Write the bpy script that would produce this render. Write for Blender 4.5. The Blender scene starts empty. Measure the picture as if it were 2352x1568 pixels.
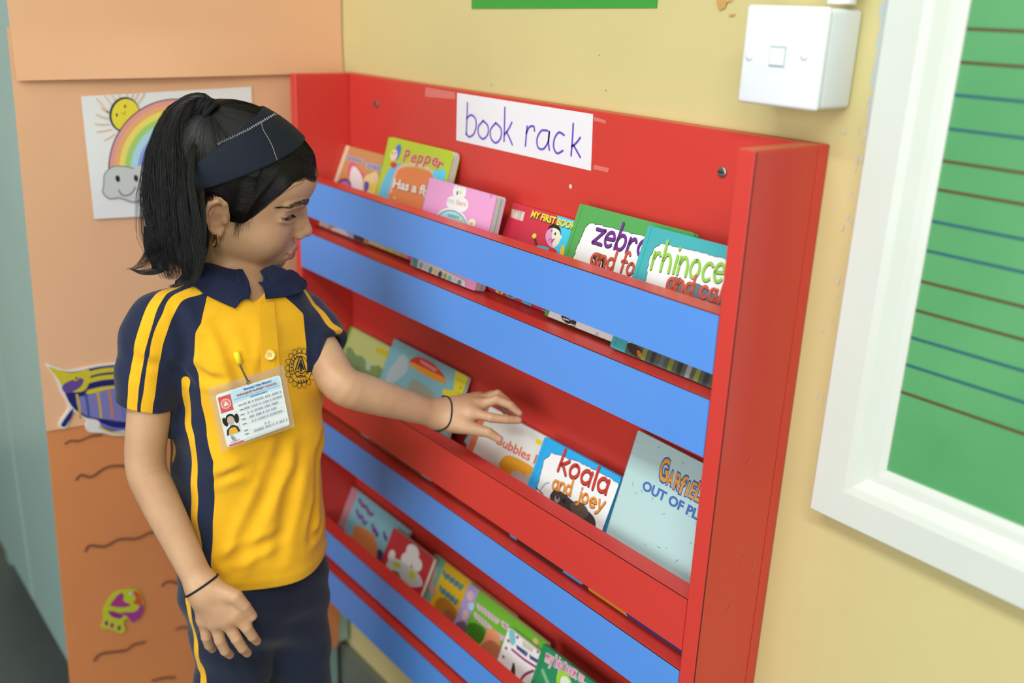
import bpy, bmesh, math, random
import numpy as np
from mathutils import Vector, Matrix
random.seed(7)
rng = np.random.default_rng(7)
scene = bpy.context.scene
COL = scene.collection
PI = math.pi

# ------------------------------------------------------------------ camera
F_PX = 2250.7538
CAM = np.array([1.4192, -0.8094, 1.3128])
CM = np.array([[0.6220893352856912, -0.2771775594857127, 0.73224139424192],
               [0.7820310026959831, 0.1747654847118251, -0.5982345160351048],
               [0.037846660963975036, 0.9447907841797489, 0.32548118898469836]])
cam_data = bpy.data.cameras.new('camera')
cam_data.sensor_fit = 'HORIZONTAL'
cam_data.sensor_width = 36.0
cam_data.lens = 36.0 * F_PX / 2352.0
cam_data.clip_start = 0.02
cam_data.dof.use_dof = True
cam_data.dof.focus_distance = 1.10
cam_data.dof.aperture_fstop = 2.8
cam = bpy.data.objects.new('camera', cam_data)
COL.objects.link(cam)
mw = Matrix.Identity(4)
for i in range(3):
    for j in range(3):
        mw[i][j] = CM[i][j]
    mw[i][3] = CAM[i]
cam.matrix_world = mw
scene.camera = cam

def ray(x, y):
    return CM @ np.array([(x - 1176.0) / F_PX, -(y - 784.0) / F_PX, -1.0])
def dp(x, y, d):                       # point of the photographed place at view depth d
    return CAM + d * ray(x, y)
def on(x, y, ax, v):                   # point on an axis-aligned plane
    r = ray(x, y); i = 'XYZ'.index(ax)
    return CAM + (v - CAM[i]) / r[i] * r
def onplane(x, y, o, n):
    r = ray(x, y)
    return CAM + ((o - CAM) @ n) / (r @ n) * r

# ------------------------------------------------------------------ materials
def lin(c):
    out = []
    for v in c[:3]:
        v = v / 255.0
        out.append(v / 12.92 if v <= 0.04045 else ((v + 0.055) / 1.055) ** 2.4)
    return (out[0], out[1], out[2], 1.0)
_M = {}
def mat(name, rgb, rough=0.5, spec=0.5, bump=0.0, bscale=200.0, var=0.0, vscale=6.0, coat=0.0, metal=0.0,
        sss=0.0, alpha=1.0, trans=0.0, sheen=0.0):
    if name in _M:
        return _M[name]
    m = bpy.data.materials.new(name); m.use_nodes = True
    nt = m.node_tree; b = nt.nodes['Principled BSDF']
    b.inputs['Base Color'].default_value = lin(rgb)
    b.inputs['Roughness'].default_value = rough
    b.inputs['Specular IOR Level'].default_value = spec
    b.inputs['Metallic'].default_value = metal
    b.inputs['Coat Weight'].default_value = coat
    b.inputs['Coat Roughness'].default_value = 0.12
    b.inputs['Alpha'].default_value = alpha
    b.inputs['Transmission Weight'].default_value = trans
    b.inputs['Sheen Weight'].default_value = sheen
    if sss:
        b.inputs['Subsurface Weight'].default_value = sss
        b.inputs['Subsurface Radius'].default_value = (0.006, 0.0025, 0.0015)
        b.inputs['Subsurface Scale'].default_value = 1.0
    tc = nt.nodes.new('ShaderNodeTexCoord')
    if var:
        n = nt.nodes.new('ShaderNodeTexNoise'); n.inputs['Scale'].default_value = vscale
        n.inputs['Detail'].default_value = 5.0
        nt.links.new(tc.outputs['Object'], n.inputs['Vector'])
        mr = nt.nodes.new('ShaderNodeMapRange')
        mr.inputs['From Min'].default_value = 0.3; mr.inputs['From Max'].default_value = 0.7
        mr.inputs['To Min'].default_value = 1.0 - var; mr.inputs['To Max'].default_value = 1.0 + var
        nt.links.new(n.outputs['Fac'], mr.inputs['Value'])
        hs = nt.nodes.new('ShaderNodeHueSaturation'); hs.inputs['Color'].default_value = lin(rgb)
        nt.links.new(mr.outputs['Result'], hs.inputs['Value'])
        nt.links.new(hs.outputs['Color'], b.inputs['Base Color'])
    if bump:
        n = nt.nodes.new('ShaderNodeTexNoise'); n.inputs['Scale'].default_value = bscale
        n.inputs['Detail'].default_value = 3.0
        nt.links.new(tc.outputs['Object'], n.inputs['Vector'])
        bp = nt.nodes.new('ShaderNodeBump'); bp.inputs['Strength'].default_value = bump
        bp.inputs['Distance'].default_value = 0.001
        nt.links.new(n.outputs['Fac'], bp.inputs['Height'])
        nt.links.new(bp.outputs['Normal'], b.inputs['Normal'])
    _M[name] = m
    return m
def ink(rgb, rough=0.35):
    return mat('print_%d_%d_%d' % tuple(rgb), rgb, rough, 0.4)

# ------------------------------------------------------------------ objects
WLOC = {}
def thing(name, label, cat, loc, group=None):
    o = bpy.data.objects.new(name, None); COL.objects.link(o)
    o.empty_display_size = 0.05
    o.location = loc; WLOC[o.name] = np.array(loc, float)
    o['label'] = label; o['category'] = cat
    if group: o['group'] = group
    return o
def tag(o, label, cat, group=None):
    o['label'] = label; o['category'] = cat
    if group: o['group'] = group
    return o
def structure(o):
    o['kind'] = 'structure'; return o
def mk(name, V, Fc, mats, parent=None, smooth=False, mi=None, loc=None):
    """one mesh object; V in place coordinates; parent's location is taken off"""
    V = np.asarray(V, float)
    if parent is not None: off = WLOC[parent.name]
    elif loc is not None: off = np.array(loc, float)
    else: off = (V.min(0) + V.max(0)) / 2; off[2] = V[:, 2].min()
    me = bpy.data.meshes.new(name)
    me.from_pydata([tuple(v) for v in (V - off)], [], [tuple(int(i) for i in f) for f in Fc])
    if not isinstance(mats, (list, tuple)): mats = [mats]
    for m in mats: me.materials.append(m)
    if mi is not None: me.polygons.foreach_set('material_index', np.asarray(mi, dtype=np.int32))
    if smooth: me.polygons.foreach_set('use_smooth', [True] * len(me.polygons))
    me.update()
    o = bpy.data.objects.new(name, me); COL.objects.link(o)
    if parent is not None:
        o.parent = parent; WLOC[o.name] = off
    else:
        o.location = off; WLOC[o.name] = off
    return o
class MB:
    def __init__(s): s.V = []; s.F = []; s.I = []; s.mats = []
    def m(s, mt):
        if mt not in s.mats: s.mats.append(mt)
        return s.mats.index(mt)
    def add(s, V, Fc, mt):
        b = len(s.V); k = s.m(mt)
        s.V += [tuple(v) for v in V]
        for f in Fc: s.F.append(tuple(i + b for i in f)); s.I.append(k)
    def bm(s, b, mt):
        b.verts.ensure_lookup_table(); b.verts.index_update()
        s.add([v.co[:] for v in b.verts], [[v.index for v in f.verts] for f in b.faces], mt); b.free()
    def box(s, lo, hi, mt, bev=0.0, seg=2):
        b = bmesh.new(); bmesh.ops.create_cube(b, size=1.0)
        for v in b.verts:
            v.co = Vector([lo[i] + (v.co[i] + 0.5) * (hi[i] - lo[i]) for i in range(3)])
        if bev: bmesh.ops.bevel(b, geom=list(b.edges), offset=bev, segments=seg, affect='EDGES', profile=0.5)
        s.bm(b, mt)
    def tube(s, pts, r, mt, n=8, closed=False):
        V, Fc = tube(pts, r, n, closed); s.add(V, Fc, mt)
    def build(s, name, parent=None, smooth=False, loc=None):
        return mk(name, s.V, s.F, s.mats, parent, smooth, s.I, loc)
def smooth_by_angle(o, deg=35):
    me = o.data
    me.polygons.foreach_set('use_smooth', [True] * len(me.polygons))
    b = bmesh.new(); b.from_mesh(me)
    for e in b.edges:
        if len(e.link_faces) == 2 and e.calc_face_angle(0) > math.radians(deg): e.smooth = False
    b.to_mesh(me); b.free()
def tube(pts, r, n=8, closed=False):
    pts = np.asarray(pts, float); N = len(pts)
    r = np.full(N, r) if np.isscalar(r) else np.asarray(r, float)
    if closed: T = np.roll(pts, -1, 0) - np.roll(pts, 1, 0)
    else: T = np.gradient(pts, axis=0)
    T /= np.linalg.norm(T, axis=1)[:, None] + 1e-12
    u = np.cross(T[0], [0.31, 0.2, 0.93]); u /= np.linalg.norm(u)
    V = []
    for i in range(N):
        u = u - (u @ T[i]) * T[i]; u /= np.linalg.norm(u) + 1e-12
        w = np.cross(T[i], u)
        for k in range(n):
            a = 2 * PI * k / n
            V.append(pts[i] + r[i] * (math.cos(a) * u + math.sin(a) * w))
    Fc = []
    for i in range(N if closed else N - 1):
        j = (i + 1) % N
        for k in range(n):
            k2 = (k + 1) % n
            Fc.append((i * n + k, i * n + k2, j * n + k2, j * n + k))
    if not closed:
        Fc.append(tuple(range(n))[::-1]); Fc.append(tuple(range((N - 1) * n, N * n)))
    return V, Fc
def catmull(pts, n=8, closed=False):
    P = np.asarray(pts, float); out = []; N = len(P)
    for i in range(N if closed else N - 1):
        p0 = P[(i - 1) % N] if closed or i > 0 else 2 * P[0] - P[1]
        p1 = P[i]; p2 = P[(i + 1) % N]
        p3 = P[(i + 2) % N] if closed or i + 2 < N else 2 * P[-1] - P[-2]
        for k in range(n):
            t = k / n
            out.append(0.5 * (2 * p1 + (p2 - p0) * t + (2 * p0 - 5 * p1 + 4 * p2 - p3) * t * t + (3 * p1 - p0 - 3 * p2 + p3) * t ** 3))
    if not closed: out.append(P[-1])
    return np.array(out)

def tess(pts):
    """triangles filling a flat outline, counter-clockwise"""
    from mathutils.geometry import delaunay_2d_cdt
    P_ = [Vector((float(p[0]) * 1000.0, float(p[1]) * 1000.0)) for p in pts]; n = len(P_)
    r = delaunay_2d_cdt(P_, [(i, (i + 1) % n) for i in range(n)], [tuple(range(n))], 1, 1e-5)
    tv = [(v.x / 1000.0, v.y / 1000.0) for v in r[0]]; tf = []
    for f in r[2]:
        a, b, c = [tv[i] for i in f[:3]]
        ar = (b[0] - a[0]) * (c[1] - a[1]) - (c[0] - a[0]) * (b[1] - a[1])
        tf.append(tuple(f) if ar >= 0 else tuple(f)[::-1])
    return tv, tf
# ------------------------------------------------------------------ flat printing on a plane (o origin, u right, v up, n outwards)
class Sheet:
    """collects flat printed shapes lying on a real surface; coordinates are metres in that surface"""
    def __init__(s, o, u, v, lift=0.00025, step=0.00003):
        s.o = np.array(o, float); s.u = np.array(u, float) / np.linalg.norm(u)
        v = np.array(v, float); v = v - (v @ s.u) * s.u; s.v = v / np.linalg.norm(v)
        s.n = np.cross(s.u, s.v); s.lift = lift; s.step = step; s.k = 0; s.mb = MB(); s.mbt = s.mb; s.clip = None
    def uv(s, x, y):
        p = onplane(x, y, s.o, s.n) - s.o
        return (p @ s.u, p @ s.v)
    def P(s, uv, z): return s.o + s.u * uv[0] + s.v * uv[1] + s.n * z
    def poly(s, pts, rgb, px=False, keep=False):
        if px: pts = [s.uv(*p) for p in pts]
        if s.clip is not None: pts = clip_poly(pts, s.clip)
        if len(pts) < 3: return
        z = s.lift + s.k * s.step
        if not keep: s.k += 1
        tv, tf = tess(pts)
        s.mb.add([s.P(p, z) for p in tv], tf, ink(rgb) if not isinstance(rgb, bpy.types.Material) else rgb)
    def ell(s, c, r, rgb, rot=0.0, px=False, a0=0, a1=360, n=36):
        if px:
            c0 = np.array(s.uv(*c)); rx = abs(s.uv(c[0] + r[0], c[1])[0] - c0[0]); ry = abs(s.uv(c[0], c[1] - r[1])[1] - c0[1]); c, r = c0, (rx, ry)
        cr, sr = math.cos(math.radians(rot)), math.sin(math.radians(rot))
        pts = []
        for i in range(n):
            a = math.radians(a0 + (a1 - a0) * i / (n if a1 - a0 == 360 else n - 1))
            x, y = r[0] * math.cos(a), r[1] * math.sin(a)
            pts.append((c[0] + x * cr - y * sr, c[1] + x * sr + y * cr))
        s.poly(pts, rgb)
    def stroke(s, pts, w, rgb, px=False, curve=True, closed=False, keep=False, to=None):
        if px: pts = [s.uv(*p) for p in pts]
        pts = np.asarray(pts, float)
        if curve and len(pts) > 2: pts = catmull(pts, 5, closed)
        if closed: pts = np.vstack([pts, pts[:1]])
        z = s.lift + s.k * s.step
        if not keep: s.k += 1
        n = len(pts); T = np.gradient(pts, axis=0); T /= np.linalg.norm(T, axis=1)[:, None] + 1e-12
        Nn = np.stack([-T[:, 1], T[:, 0]], 1); h = w / 2
        L = pts + Nn * h; R_ = pts - Nn * h
        ring = [tuple(p) for p in R_]
        a = math.atan2(T[-1, 1], T[-1, 0])
        for i in range(1, 6): ring.append((pts[-1, 0] + h * math.cos(a - PI / 2 + PI * i / 6), pts[-1, 1] + h * math.sin(a - PI / 2 + PI * i / 6)))
        capE = ring[n:]
        a = math.atan2(-T[0, 1], -T[0, 0])
        capS = [(pts[0, 0] + h * math.cos(a - PI / 2 + PI * i / 6), pts[0, 1] + h * math.sin(a - PI / 2 + PI * i / 6)) for i in range(1, 6)]
        V = []; Fc = []
        for i in range(n): V += [s.P(R_[i], z), s.P(L[i], z)]
        for i in range(n - 1): Fc.append((2 * i, 2 * i + 2, 2 * i + 3, 2 * i + 1))
        if not closed:
            b0 = len(V); V += [s.P(p, z) for p in capE]; Fc.append((2 * (n - 1),) + tuple(range(b0, b0 + 5)) + (2 * n - 1,))
            b0 = len(V); V += [s.P(p, z) for p in capS]; Fc.append((1,) + tuple(range(b0, b0 + 5)) + (0,))
        if s.clip is not None:
            V2 = []; F2 = []
            uvs = [((np.array(p) - s.o) @ s.u, (np.array(p) - s.o) @ s.v) for p in V]
            for f in Fc:
                q = clip_poly([uvs[i] for i in f], s.clip)
                if len(q) >= 3:
                    F2.append(tuple(range(len(V2), len(V2) + len(q)))); V2 += [s.P(p, z) for p in q]
            V, Fc = V2, F2
        if Fc: (to or s.mb).add(V, Fc, ink(rgb) if not isinstance(rgb, bpy.types.Material) else rgb)
    def text(s, txt, p0, p1, size, rgb, px=False, bold=0.0, slant=0.0, fit=True, hx=None):
        """printed text with its baseline from p0 to p1 (fitted to that length)"""
        if px: p0, p1 = s.uv(*p0), s.uv(*p1)
        cu = bpy.data.curves.new('t', 'FONT'); cu.body = txt; cu.size = 1.0; cu.offset = bold; cu.shear = slant
        cu.resolution_u = 3
        ob = bpy.data.objects.new('t', cu); COL.objects.link(ob)
        dg = bpy.context.evaluated_depsgraph_get(); me = bpy.data.meshes.new_from_object(ob.evaluated_get(dg))
        V = np.array([v.co[:2] for v in me.vertices]) if len(me.vertices) else np.zeros((0, 2)); Fc = [tuple(p.vertices) for p in me.polygons]
        nz = [p.normal.z for p in me.polygons]
        bpy.data.objects.remove(ob); bpy.data.curves.remove(cu); bpy.data.meshes.remove(me)
        if not len(V): return
        Fc = [f if z >= 0 else f[::-1] for f, z in zip(Fc, nz)]
        w = V[:, 0].max(); d = np.array(p1) - np.array(p0); L = np.linalg.norm(d); e = d / L; g = np.array([-e[1], e[0]])
        sx = L / w if fit else size
        z = s.lift + s.k * s.step; s.k += 1
        W = [np.array(p0) + e * v[0] * sx + g * v[1] * size for v in V]
        if s.clip is not None:
            V2 = []; F2 = []
            for f in Fc:
                q = clip_poly([W[i] for i in f], s.clip)
                if len(q) >= 3: F2.append(tuple(range(len(V2), len(V2) + len(q)))); V2 += [s.P(p, z) for p in q]
            if F2: s.mbt.add(V2, F2, ink(rgb))
        else: s.mbt.add([s.P(p, z) for p in W], Fc, ink(rgb))
    def hand(s, txt, p0, p1, xh, w, rgb, px=False, wob=0.0, shadow=None):
        """rounded hand lettering from single strokes, x-height xh"""
        if px: p0, p1 = s.uv(*p0), s.uv(*p1)
        p0 = np.array(p0); d = np.array(p1) - p0; L = np.linalg.norm(d); e = d / L; g = np.array([-e[1], e[0]])
        adv = [GLY[c][0] for c in txt]; tot = sum(adv); sx = L / tot
        runs = [(shadow[0], shadow[1])] if shadow else []
        runs.append(((0, 0), rgb))
        rr = random.Random(len(txt))
        jit = [(rr.uniform(-wob, wob), rr.uniform(-wob, wob)) for c in txt]
        for off, colr in runs:
            x = 0.0
            first = True
            for c, a, (j1, j2) in zip(txt, adv, jit):
                for st in GLY[c][1]:
                    q = []
                    for (gx, gy) in st:
                        gx2 = gx + j2 * gy; gy2 = gy + j1
                        q.append(p0 + e * (x + gx2) * sx + g * gy2 * xh + np.array(off))
                    s.stroke(q, w, colr, curve=True, keep=True, to=s.mbt)
                x += a
            s.k += 1
    def build(s, name, parent):
        if s.mb.F: return s.mb.build(name, parent)
def clip_poly(pts, c):
    u0, u1, v0, v1 = c
    def cut(P, f, inter):
        out = []
        for i in range(len(P)):
            a, b = P[i], P[(i + 1) % len(P)]
            fa, fb = f(a), f(b)
            if fa >= 0: out.append(a)
            if (fa >= 0) != (fb >= 0):
                t = fa / (fa - fb); out.append((a[0] + t * (b[0] - a[0]), a[1] + t * (b[1] - a[1])))
        return out
    P = [tuple(p) for p in pts]
    for f in (lambda p: p[0] - u0, lambda p: u1 - p[0], lambda p: p[1] - v0, lambda p: v1 - p[1]):
        if len(P) < 3: return []
        P = cut(P, f, None)
    return P
def arc(cx, cy, rx, ry, a0, a1, n=9):
    return [(cx + rx * math.cos(math.radians(a0 + (a1 - a0) * i / (n - 1))), cy + ry * math.sin(math.radians(a0 + (a1 - a0) * i / (n - 1)))) for i in range(n)]
O_ = lambda w=0.34: arc(w + 0.08, 0.5, w, 0.5, 90, 450, 13)
GLY = {
 ' ': (0.55, []),
 'a': (1.0, [arc(0.44, 0.5, 0.34, 0.5, 50, 320, 11), [(0.78, 1.0), (0.78, 0.5), (0.82, 0.0)]]),
 'b': (1.0, [[(0.14, 1.78), (0.13, 1.0), (0.12, 0.0)], arc(0.46, 0.5, 0.34, 0.5, 170, -160, 11)]),
 'c': (0.9, [arc(0.46, 0.5, 0.36, 0.5, 50, 310, 11)]),
 'd': (1.0, [arc(0.44, 0.5, 0.34, 0.5, 50, 320, 11), [(0.80, 1.75), (0.79, 0.9), (0.82, 0.0)]]),
 'e': (0.95, [[(0.12, 0.5), (0.5, 0.52), (0.80, 0.56)] + arc(0.46, 0.5, 0.35, 0.5, 20, 315, 11)]),
 'f': (0.75, [arc(0.5, 1.6, 0.22, 0.3, 20, 180, 6) + [(0.27, 0.8), (0.26, 0.0)], [(0.05, 0.95), (0.3, 1.0), (0.6, 1.0)]]),
 'h': (0.98, [[(0.14, 1.78), (0.13, 1.0), (0.12, 0.0)], [(0.14, 0.6), (0.35, 0.98), (0.62, 0.95), (0.78, 0.6), (0.8, 0.0)]]),
 'i': (0.42, [[(0.2, 1.0), (0.2, 0.5), (0.21, 0.0)], [(0.2, 1.42), (0.21, 1.46)]]),
 'j': (0.5, [[(0.3, 1.0), (0.3, 0.2), (0.24, -0.4), (0.02, -0.55)], [(0.3, 1.42), (0.31, 1.46)]]),
 'k': (0.92, [[(0.14, 1.78), (0.13, 1.0), (0.12, 0.0)], [(0.74, 1.05), (0.45, 0.72), (0.15, 0.5)], [(0.3, 0.6), (0.55, 0.3), (0.8, -0.05)]]),
 'l': (0.36, [[(0.16, 1.78), (0.16, 1.0), (0.18, 0.0)]]),
 'n': (0.98, [[(0.14, 1.0), (0.13, 0.5), (0.12, 0.0)], [(0.14, 0.6), (0.35, 0.98), (0.62, 0.95), (0.78, 0.6), (0.8, 0.0)]]),
 'o': (0.96, [O_()]),
 'r': (0.82, [[(0.14, 1.0), (0.13, 0.5), (0.12, 0.0)], [(0.14, 0.6), (0.3, 0.93), (0.5, 1.02), (0.64, 0.88)]]),
 's': (0.8, [[(0.62, 0.85), (0.4, 1.0), (0.16, 0.82), (0.3, 0.55), (0.6, 0.4), (0.62, 0.12), (0.35, -0.02), (0.1, 0.12)]]),
 'y': (0.9, [[(0.1, 1.0), (0.25, 0.45), (0.42, 0.15)], [(0.78, 1.0), (0.55, 0.3), (0.3, -0.35), (0.08, -0.55)]]),
 'z': (0.92, [[(0.08, 0.98), (0.45, 0.97), (0.82, 1.0)], [(0.82, 1.0), (0.45, 0.5), (0.08, 0.02)], [(0.08, 0.02), (0.45, 0.03), (0.86, 0.0)]]),
 'g': (0.95, [arc(0.44, 0.5, 0.34, 0.5, 50, 320, 11), [(0.78, 1.0), (0.79, 0.2), (0.7, -0.4), (0.4, -0.6), (0.15, -0.4)]]),
 'm': (1.4, [[(0.14, 1.0), (0.12, 0.0)], [(0.14, 0.6), (0.35, 0.98), (0.58, 0.9), (0.66, 0.0)], [(0.66, 0.6), (0.85, 0.98), (1.08, 0.9), (1.18, 0.0)]]),
 '.': (0.35, [[(0.12, 0.02), (0.14, 0.05)]]),
}
# ------------------------------------------------------------------ the setting
M_wall = mat('yellow_distemper', (211, 199, 141), 0.55, 0.3, bump=0.15, bscale=60, var=0.03, vscale=5)
M_floor = mat('dark_floor_tile', (78, 86, 84), 0.35, 0.4, var=0.06, vscale=9)
M_skirt = mat('grey_green_tile', (112, 118, 104), 0.4, 0.4, var=0.08, vscale=14)
M_ceil = mat('white_ceiling', (225, 224, 216), 0.8, 0.2)
def box_struct(name, lo, hi, m, bev=0.0):
    b = MB(); b.box(lo, hi, m, bev); return structure(b.build(name))
box_struct('floor', (-1.6, -3.2, -0.1), (3.2, 0.12, 0.0), M_floor)
box_struct('wall_back', (-1.6, 0.0, 0.0), (3.2, 0.12, 2.8), M_wall)
M_wall2 = mat('cream_distemper', (214, 208, 184), 0.7, 0.2, var=0.03, vscale=4)
box_struct('wall_left', (-1.72, -3.2, 0.0), (-1.6, 0.12, 2.8), M_wall2)
box_struct('wall_right', (3.2, -3.2, 0.0), (3.32, 0.12, 2.8), M_wall2)
box_struct('ceiling', (-1.6, -3.2, 2.8), (3.2, 0.12, 2.9), M_ceil)
box_struct('baseboard_back', (-1.6, -0.012, 0.0), (3.2, 0.0, 0.0965), M_skirt, 0.002)

# ------------------------------------------------------------------ steel cupboard whose side carries the orange papers
M_steel = mat('grey_green_enamel', (150, 180, 175), 0.32, 0.5, bump=0.05, bscale=300, var=0.03, vscale=3)
M_dark = mat('black_rubber', (22, 22, 24), 0.7, 0.3)
cup = thing('steel_cupboard', 'grey green steel cupboard standing against the yellow wall, its side papered orange', 'cupboard', (-0.49, -0.25, 0.0))
b = MB(); b.box((-0.95, -0.455, 0.115), (-0.036, -0.004, 1.78), M_steel, 0.004); b.build('body', cup)
b = MB(); b.box((-0.94, -0.472, 0.13), (-0.49, -0.457, 1.94), M_steel, 0.006); d1 = b.build('door', cup)
b = MB(); b.box((-0.486, -0.472, 0.13), (-0.04, -0.457, 1.94), M_steel, 0.006); d2 = b.build('door', cup)
M_chrome = mat('chrome', (205, 208, 210), 0.18, 0.5, metal=1.0)
b = MB(); b.box((-0.47, -0.498, 0.98), (-0.455, -0.473, 1.12), M_chrome, 0.004); h_ = b.build('handle', d2)
for x in (-0.91, -0.075):
    for y in (-0.42, -0.04):
        b = MB(); b.box((x - 0.02, y - 0.02, 0.0), (x + 0.02, y + 0.02, 0.114), M_steel, 0.003); b.build('leg', cup)

# orange chart papers on the cupboard side (plane X = -0.033)
M_or = mat('orange_chart_paper', (233, 184, 145), 0.62, 0.25, bump=0.12, bscale=18, var=0.035, vscale=4)
def paper_sheet(name, label, cat, yz, x, m, curl=None, nx=26, nz=26, group=None):
    """slightly wavy sheet hanging on the cupboard side; yz = corner quad TL,TR,BR,BL as (y,z)"""
    q = [np.array(p) for p in yz]; V = []; Fc = []
    for layer in (0, 1):
        for j in range(nz + 1):
            for i in range(nx + 1):
                s, t = i / nx, j / nz
                p = (1 - t) * ((1 - s) * q[0] + s * q[1]) + t * ((1 - s) * q[3] + s * q[2])
                dx = 0.0014 * math.sin(7 * s + 3 * t + x * 900) * math.sin(PI * t) + (curl(s, t) if curl else 0.0)
                V.append((x + max(dx, -0.0006) - (0.0005 if layer else 0.0), p[0], p[1]))
    n = (nx + 1) * (nz + 1)
    for j in range(nz):
        for i in range(nx):
            a = j * (nx + 1) + i
            Fc.append((a, a + nx + 1, a + nx + 2, a + 1)); Fc.append((a + n, a + n + 1, a + n + nx + 2, a + n + nx + 1))
    rim = [i for i in range(nx + 1)] + [j * (nx + 1) + nx for j in range(1, nz + 1)] + [nz * (nx + 1) + i for i in range(nx - 1, -1, -1)] + [j * (nx + 1) for j in range(nz - 1, 0, -1)]
    for a, c in zip(rim, rim[1:] + rim[:1]): Fc.append((a, c, c + n, a + n))
    o = mk(name, V, Fc, m, None, True); tag(o, label, cat, group); smooth_by_angle(o, 50)
    return o
paper_sheet('chart_paper', 'orange chart paper along the top of the cupboard side, its lower edge curling out', 'paper',
    [(-0.4865, 1.62), (-0.002, 1.62), (-0.002, 1.1975), (-0.4875, 1.1925)], -0.0290, M_or, lambda s, t: 0.010 * max(0, t - 0.86) / 0.14 * (0.35 + 0.65 * math.exp(-((s - 0.45) / 0.3) ** 2)))
paper_sheet('chart_paper', 'orange chart paper in the middle, behind the rainbow drawing', 'paper',
    [(-0.490, 1.26), (-0.002, 1.26), (-0.002, 0.66), (-0.5045, 0.690)], -0.0325, M_or, lambda s, t: 0.0004 * max(0, t - 0.9) / 0.1)
M_or2 = mat('deep_orange_chart_paper', (218, 140, 86), 0.62, 0.25, bump=0.12, bscale=18, var=0.05, vscale=4)
low = paper_sheet('chart_paper', 'lowest orange chart paper, drawn with brown wavy water lines', 'paper',
    [(-0.503, 0.72), (-0.002, 0.72), (-0.03, 0.112), (-0.520, 0.14)], -0.0345, M_or2)

# brown wave lines drawn on the lowest paper
def px_sheet_X(x, lift=0.0012):
    return Sheet((x, 0, 0), (0, 1, 0), (0, 0, 1), lift)
S = px_sheet_X(-0.0335)
WB = (140, 92, 68)
for pts, w in [([(150, 1018), (162, 1011), (180, 1012), (205, 1002), (232, 998)], .0032),
               ([(175, 1100), (186, 1090), (210, 1094), (245, 1072), (290, 1070), (330, 1084)], .0042),
               ([(196, 1264), (206, 1252), (240, 1254), (272, 1238), (312, 1236), (345, 1222), (372, 1222)], .0046),
               ([(216, 1516), (228, 1502), (262, 1496), (290, 1492), (305, 1480), (330, 1474)], .0046),
               ([(372, 1344), (380, 1336), (396, 1335), (420, 1345)], .0042), ([(405, 1444), (415, 1440), (430, 1440)], .004),
               ([(350, 1562), (375, 1556), (400, 1555)], .0042)]:
    S = px_sheet_X(-0.0335); S.stroke(pts, w, WB, px=True); S.build('wave_line', low)

# rainbow drawing
M_paper = mat('white_paper', (232, 236, 240), 0.55, 0.3)
q = [on(x, y, 'X', -0.030)[1:] for x, y in ((186, 221), (577, 199), (590, 482), (216, 503))]
draw = paper_sheet('rainbow_drawing', 'white sheet with a crayon rainbow, sun and cloud, taped to the orange paper', 'drawing', q, -0.0295, M_paper)
S = px_sheet_X(-0.0285, 0.0004)
for a, b_ in [((222, 226), (252, 262)), ((240, 220), (262, 246)), ((255, 216), (272, 240)), ((272, 215), (280, 236)), ((291, 213), (290, 232)), ((306, 212), (300, 230)), ((318, 212), (307, 232)), ((332, 212), (316, 238)),
              ((232, 248), (250, 258)), ((220, 262), (248, 272)), ((218, 284), (250, 285)), ((222, 302), (255, 297)), ((240, 322), (262, 308))]:
    S.stroke([a, ((a[0] + b_[0]) / 2, (a[1] + b_[1]) / 2 + 1), b_], 0.0016, (236, 196, 150), px=True, keep=True)
S.k += 1
S.ell((286, 263), (34, 41), (46, 56, 62), px=True, rot=-20)
S.ell((288, 264), (31, 37.5), (236, 222, 70), px=True, rot=-20)
S.ell((268, 264), (2.2, 4), (60, 60, 60), px=True); S.ell((287, 244), (2.2, 4), (60, 60, 60), px=True)
S.stroke([(279, 258), (285, 263), (288, 255)], 0.0008, (150, 120, 40), px=True)
cx, cy = on(405, 385, 'X', -0.0285)[1], on(405, 385, 'X', -0.0285)[2]
c0 = np.array(S.uv(412, 392)); R0 = np.array(S.uv(412, 226))[1] - c0[1]
bands = [(60, 62, 66), (232, 160, 160), (238, 178, 120), (240, 226, 110), (168, 214, 120), (178, 222, 244), (150, 160, 232), (88, 120, 214), M_paper]
radii = [1.0, 0.985, 0.925, 0.855, 0.775, 0.695, 0.60, 0.545, 0.50]
for rr_, c_ in zip(radii, bands):
    S.ell(c0, (R0 * rr_ * 0.98, R0 * rr_), c_, a0=0, a1=180, n=40)
cl = [(238, 424), (240, 400), (258, 383), (284, 382), (305, 386), (325, 392), (330, 412), (332, 440), (331, 452), (308, 464), (275, 454), (252, 456), (236, 442)]
S.poly([S.uv(*p) for p in catmull(cl, 6, True)], (205, 210, 212)); S.stroke(cl, 0.0014, (120, 126, 128), px=True, closed=True)
S.poly([S.uv(*p) for p in catmull([(308, 386), (345, 380), (372, 400), (376, 440), (350, 462), (318, 456), (312, 420)], 6, True)], (205, 210, 212))
for c_ in ((270, 410), (312, 409)): S.ell(c_, (5, 8), (34, 44, 44), px=True, rot=8)
S.stroke([(272, 436), (280, 447), (294, 448), (306, 438), (310, 429)], 0.0016, (90, 96, 98), px=True)
S.build('crayon_picture', draw)

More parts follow.
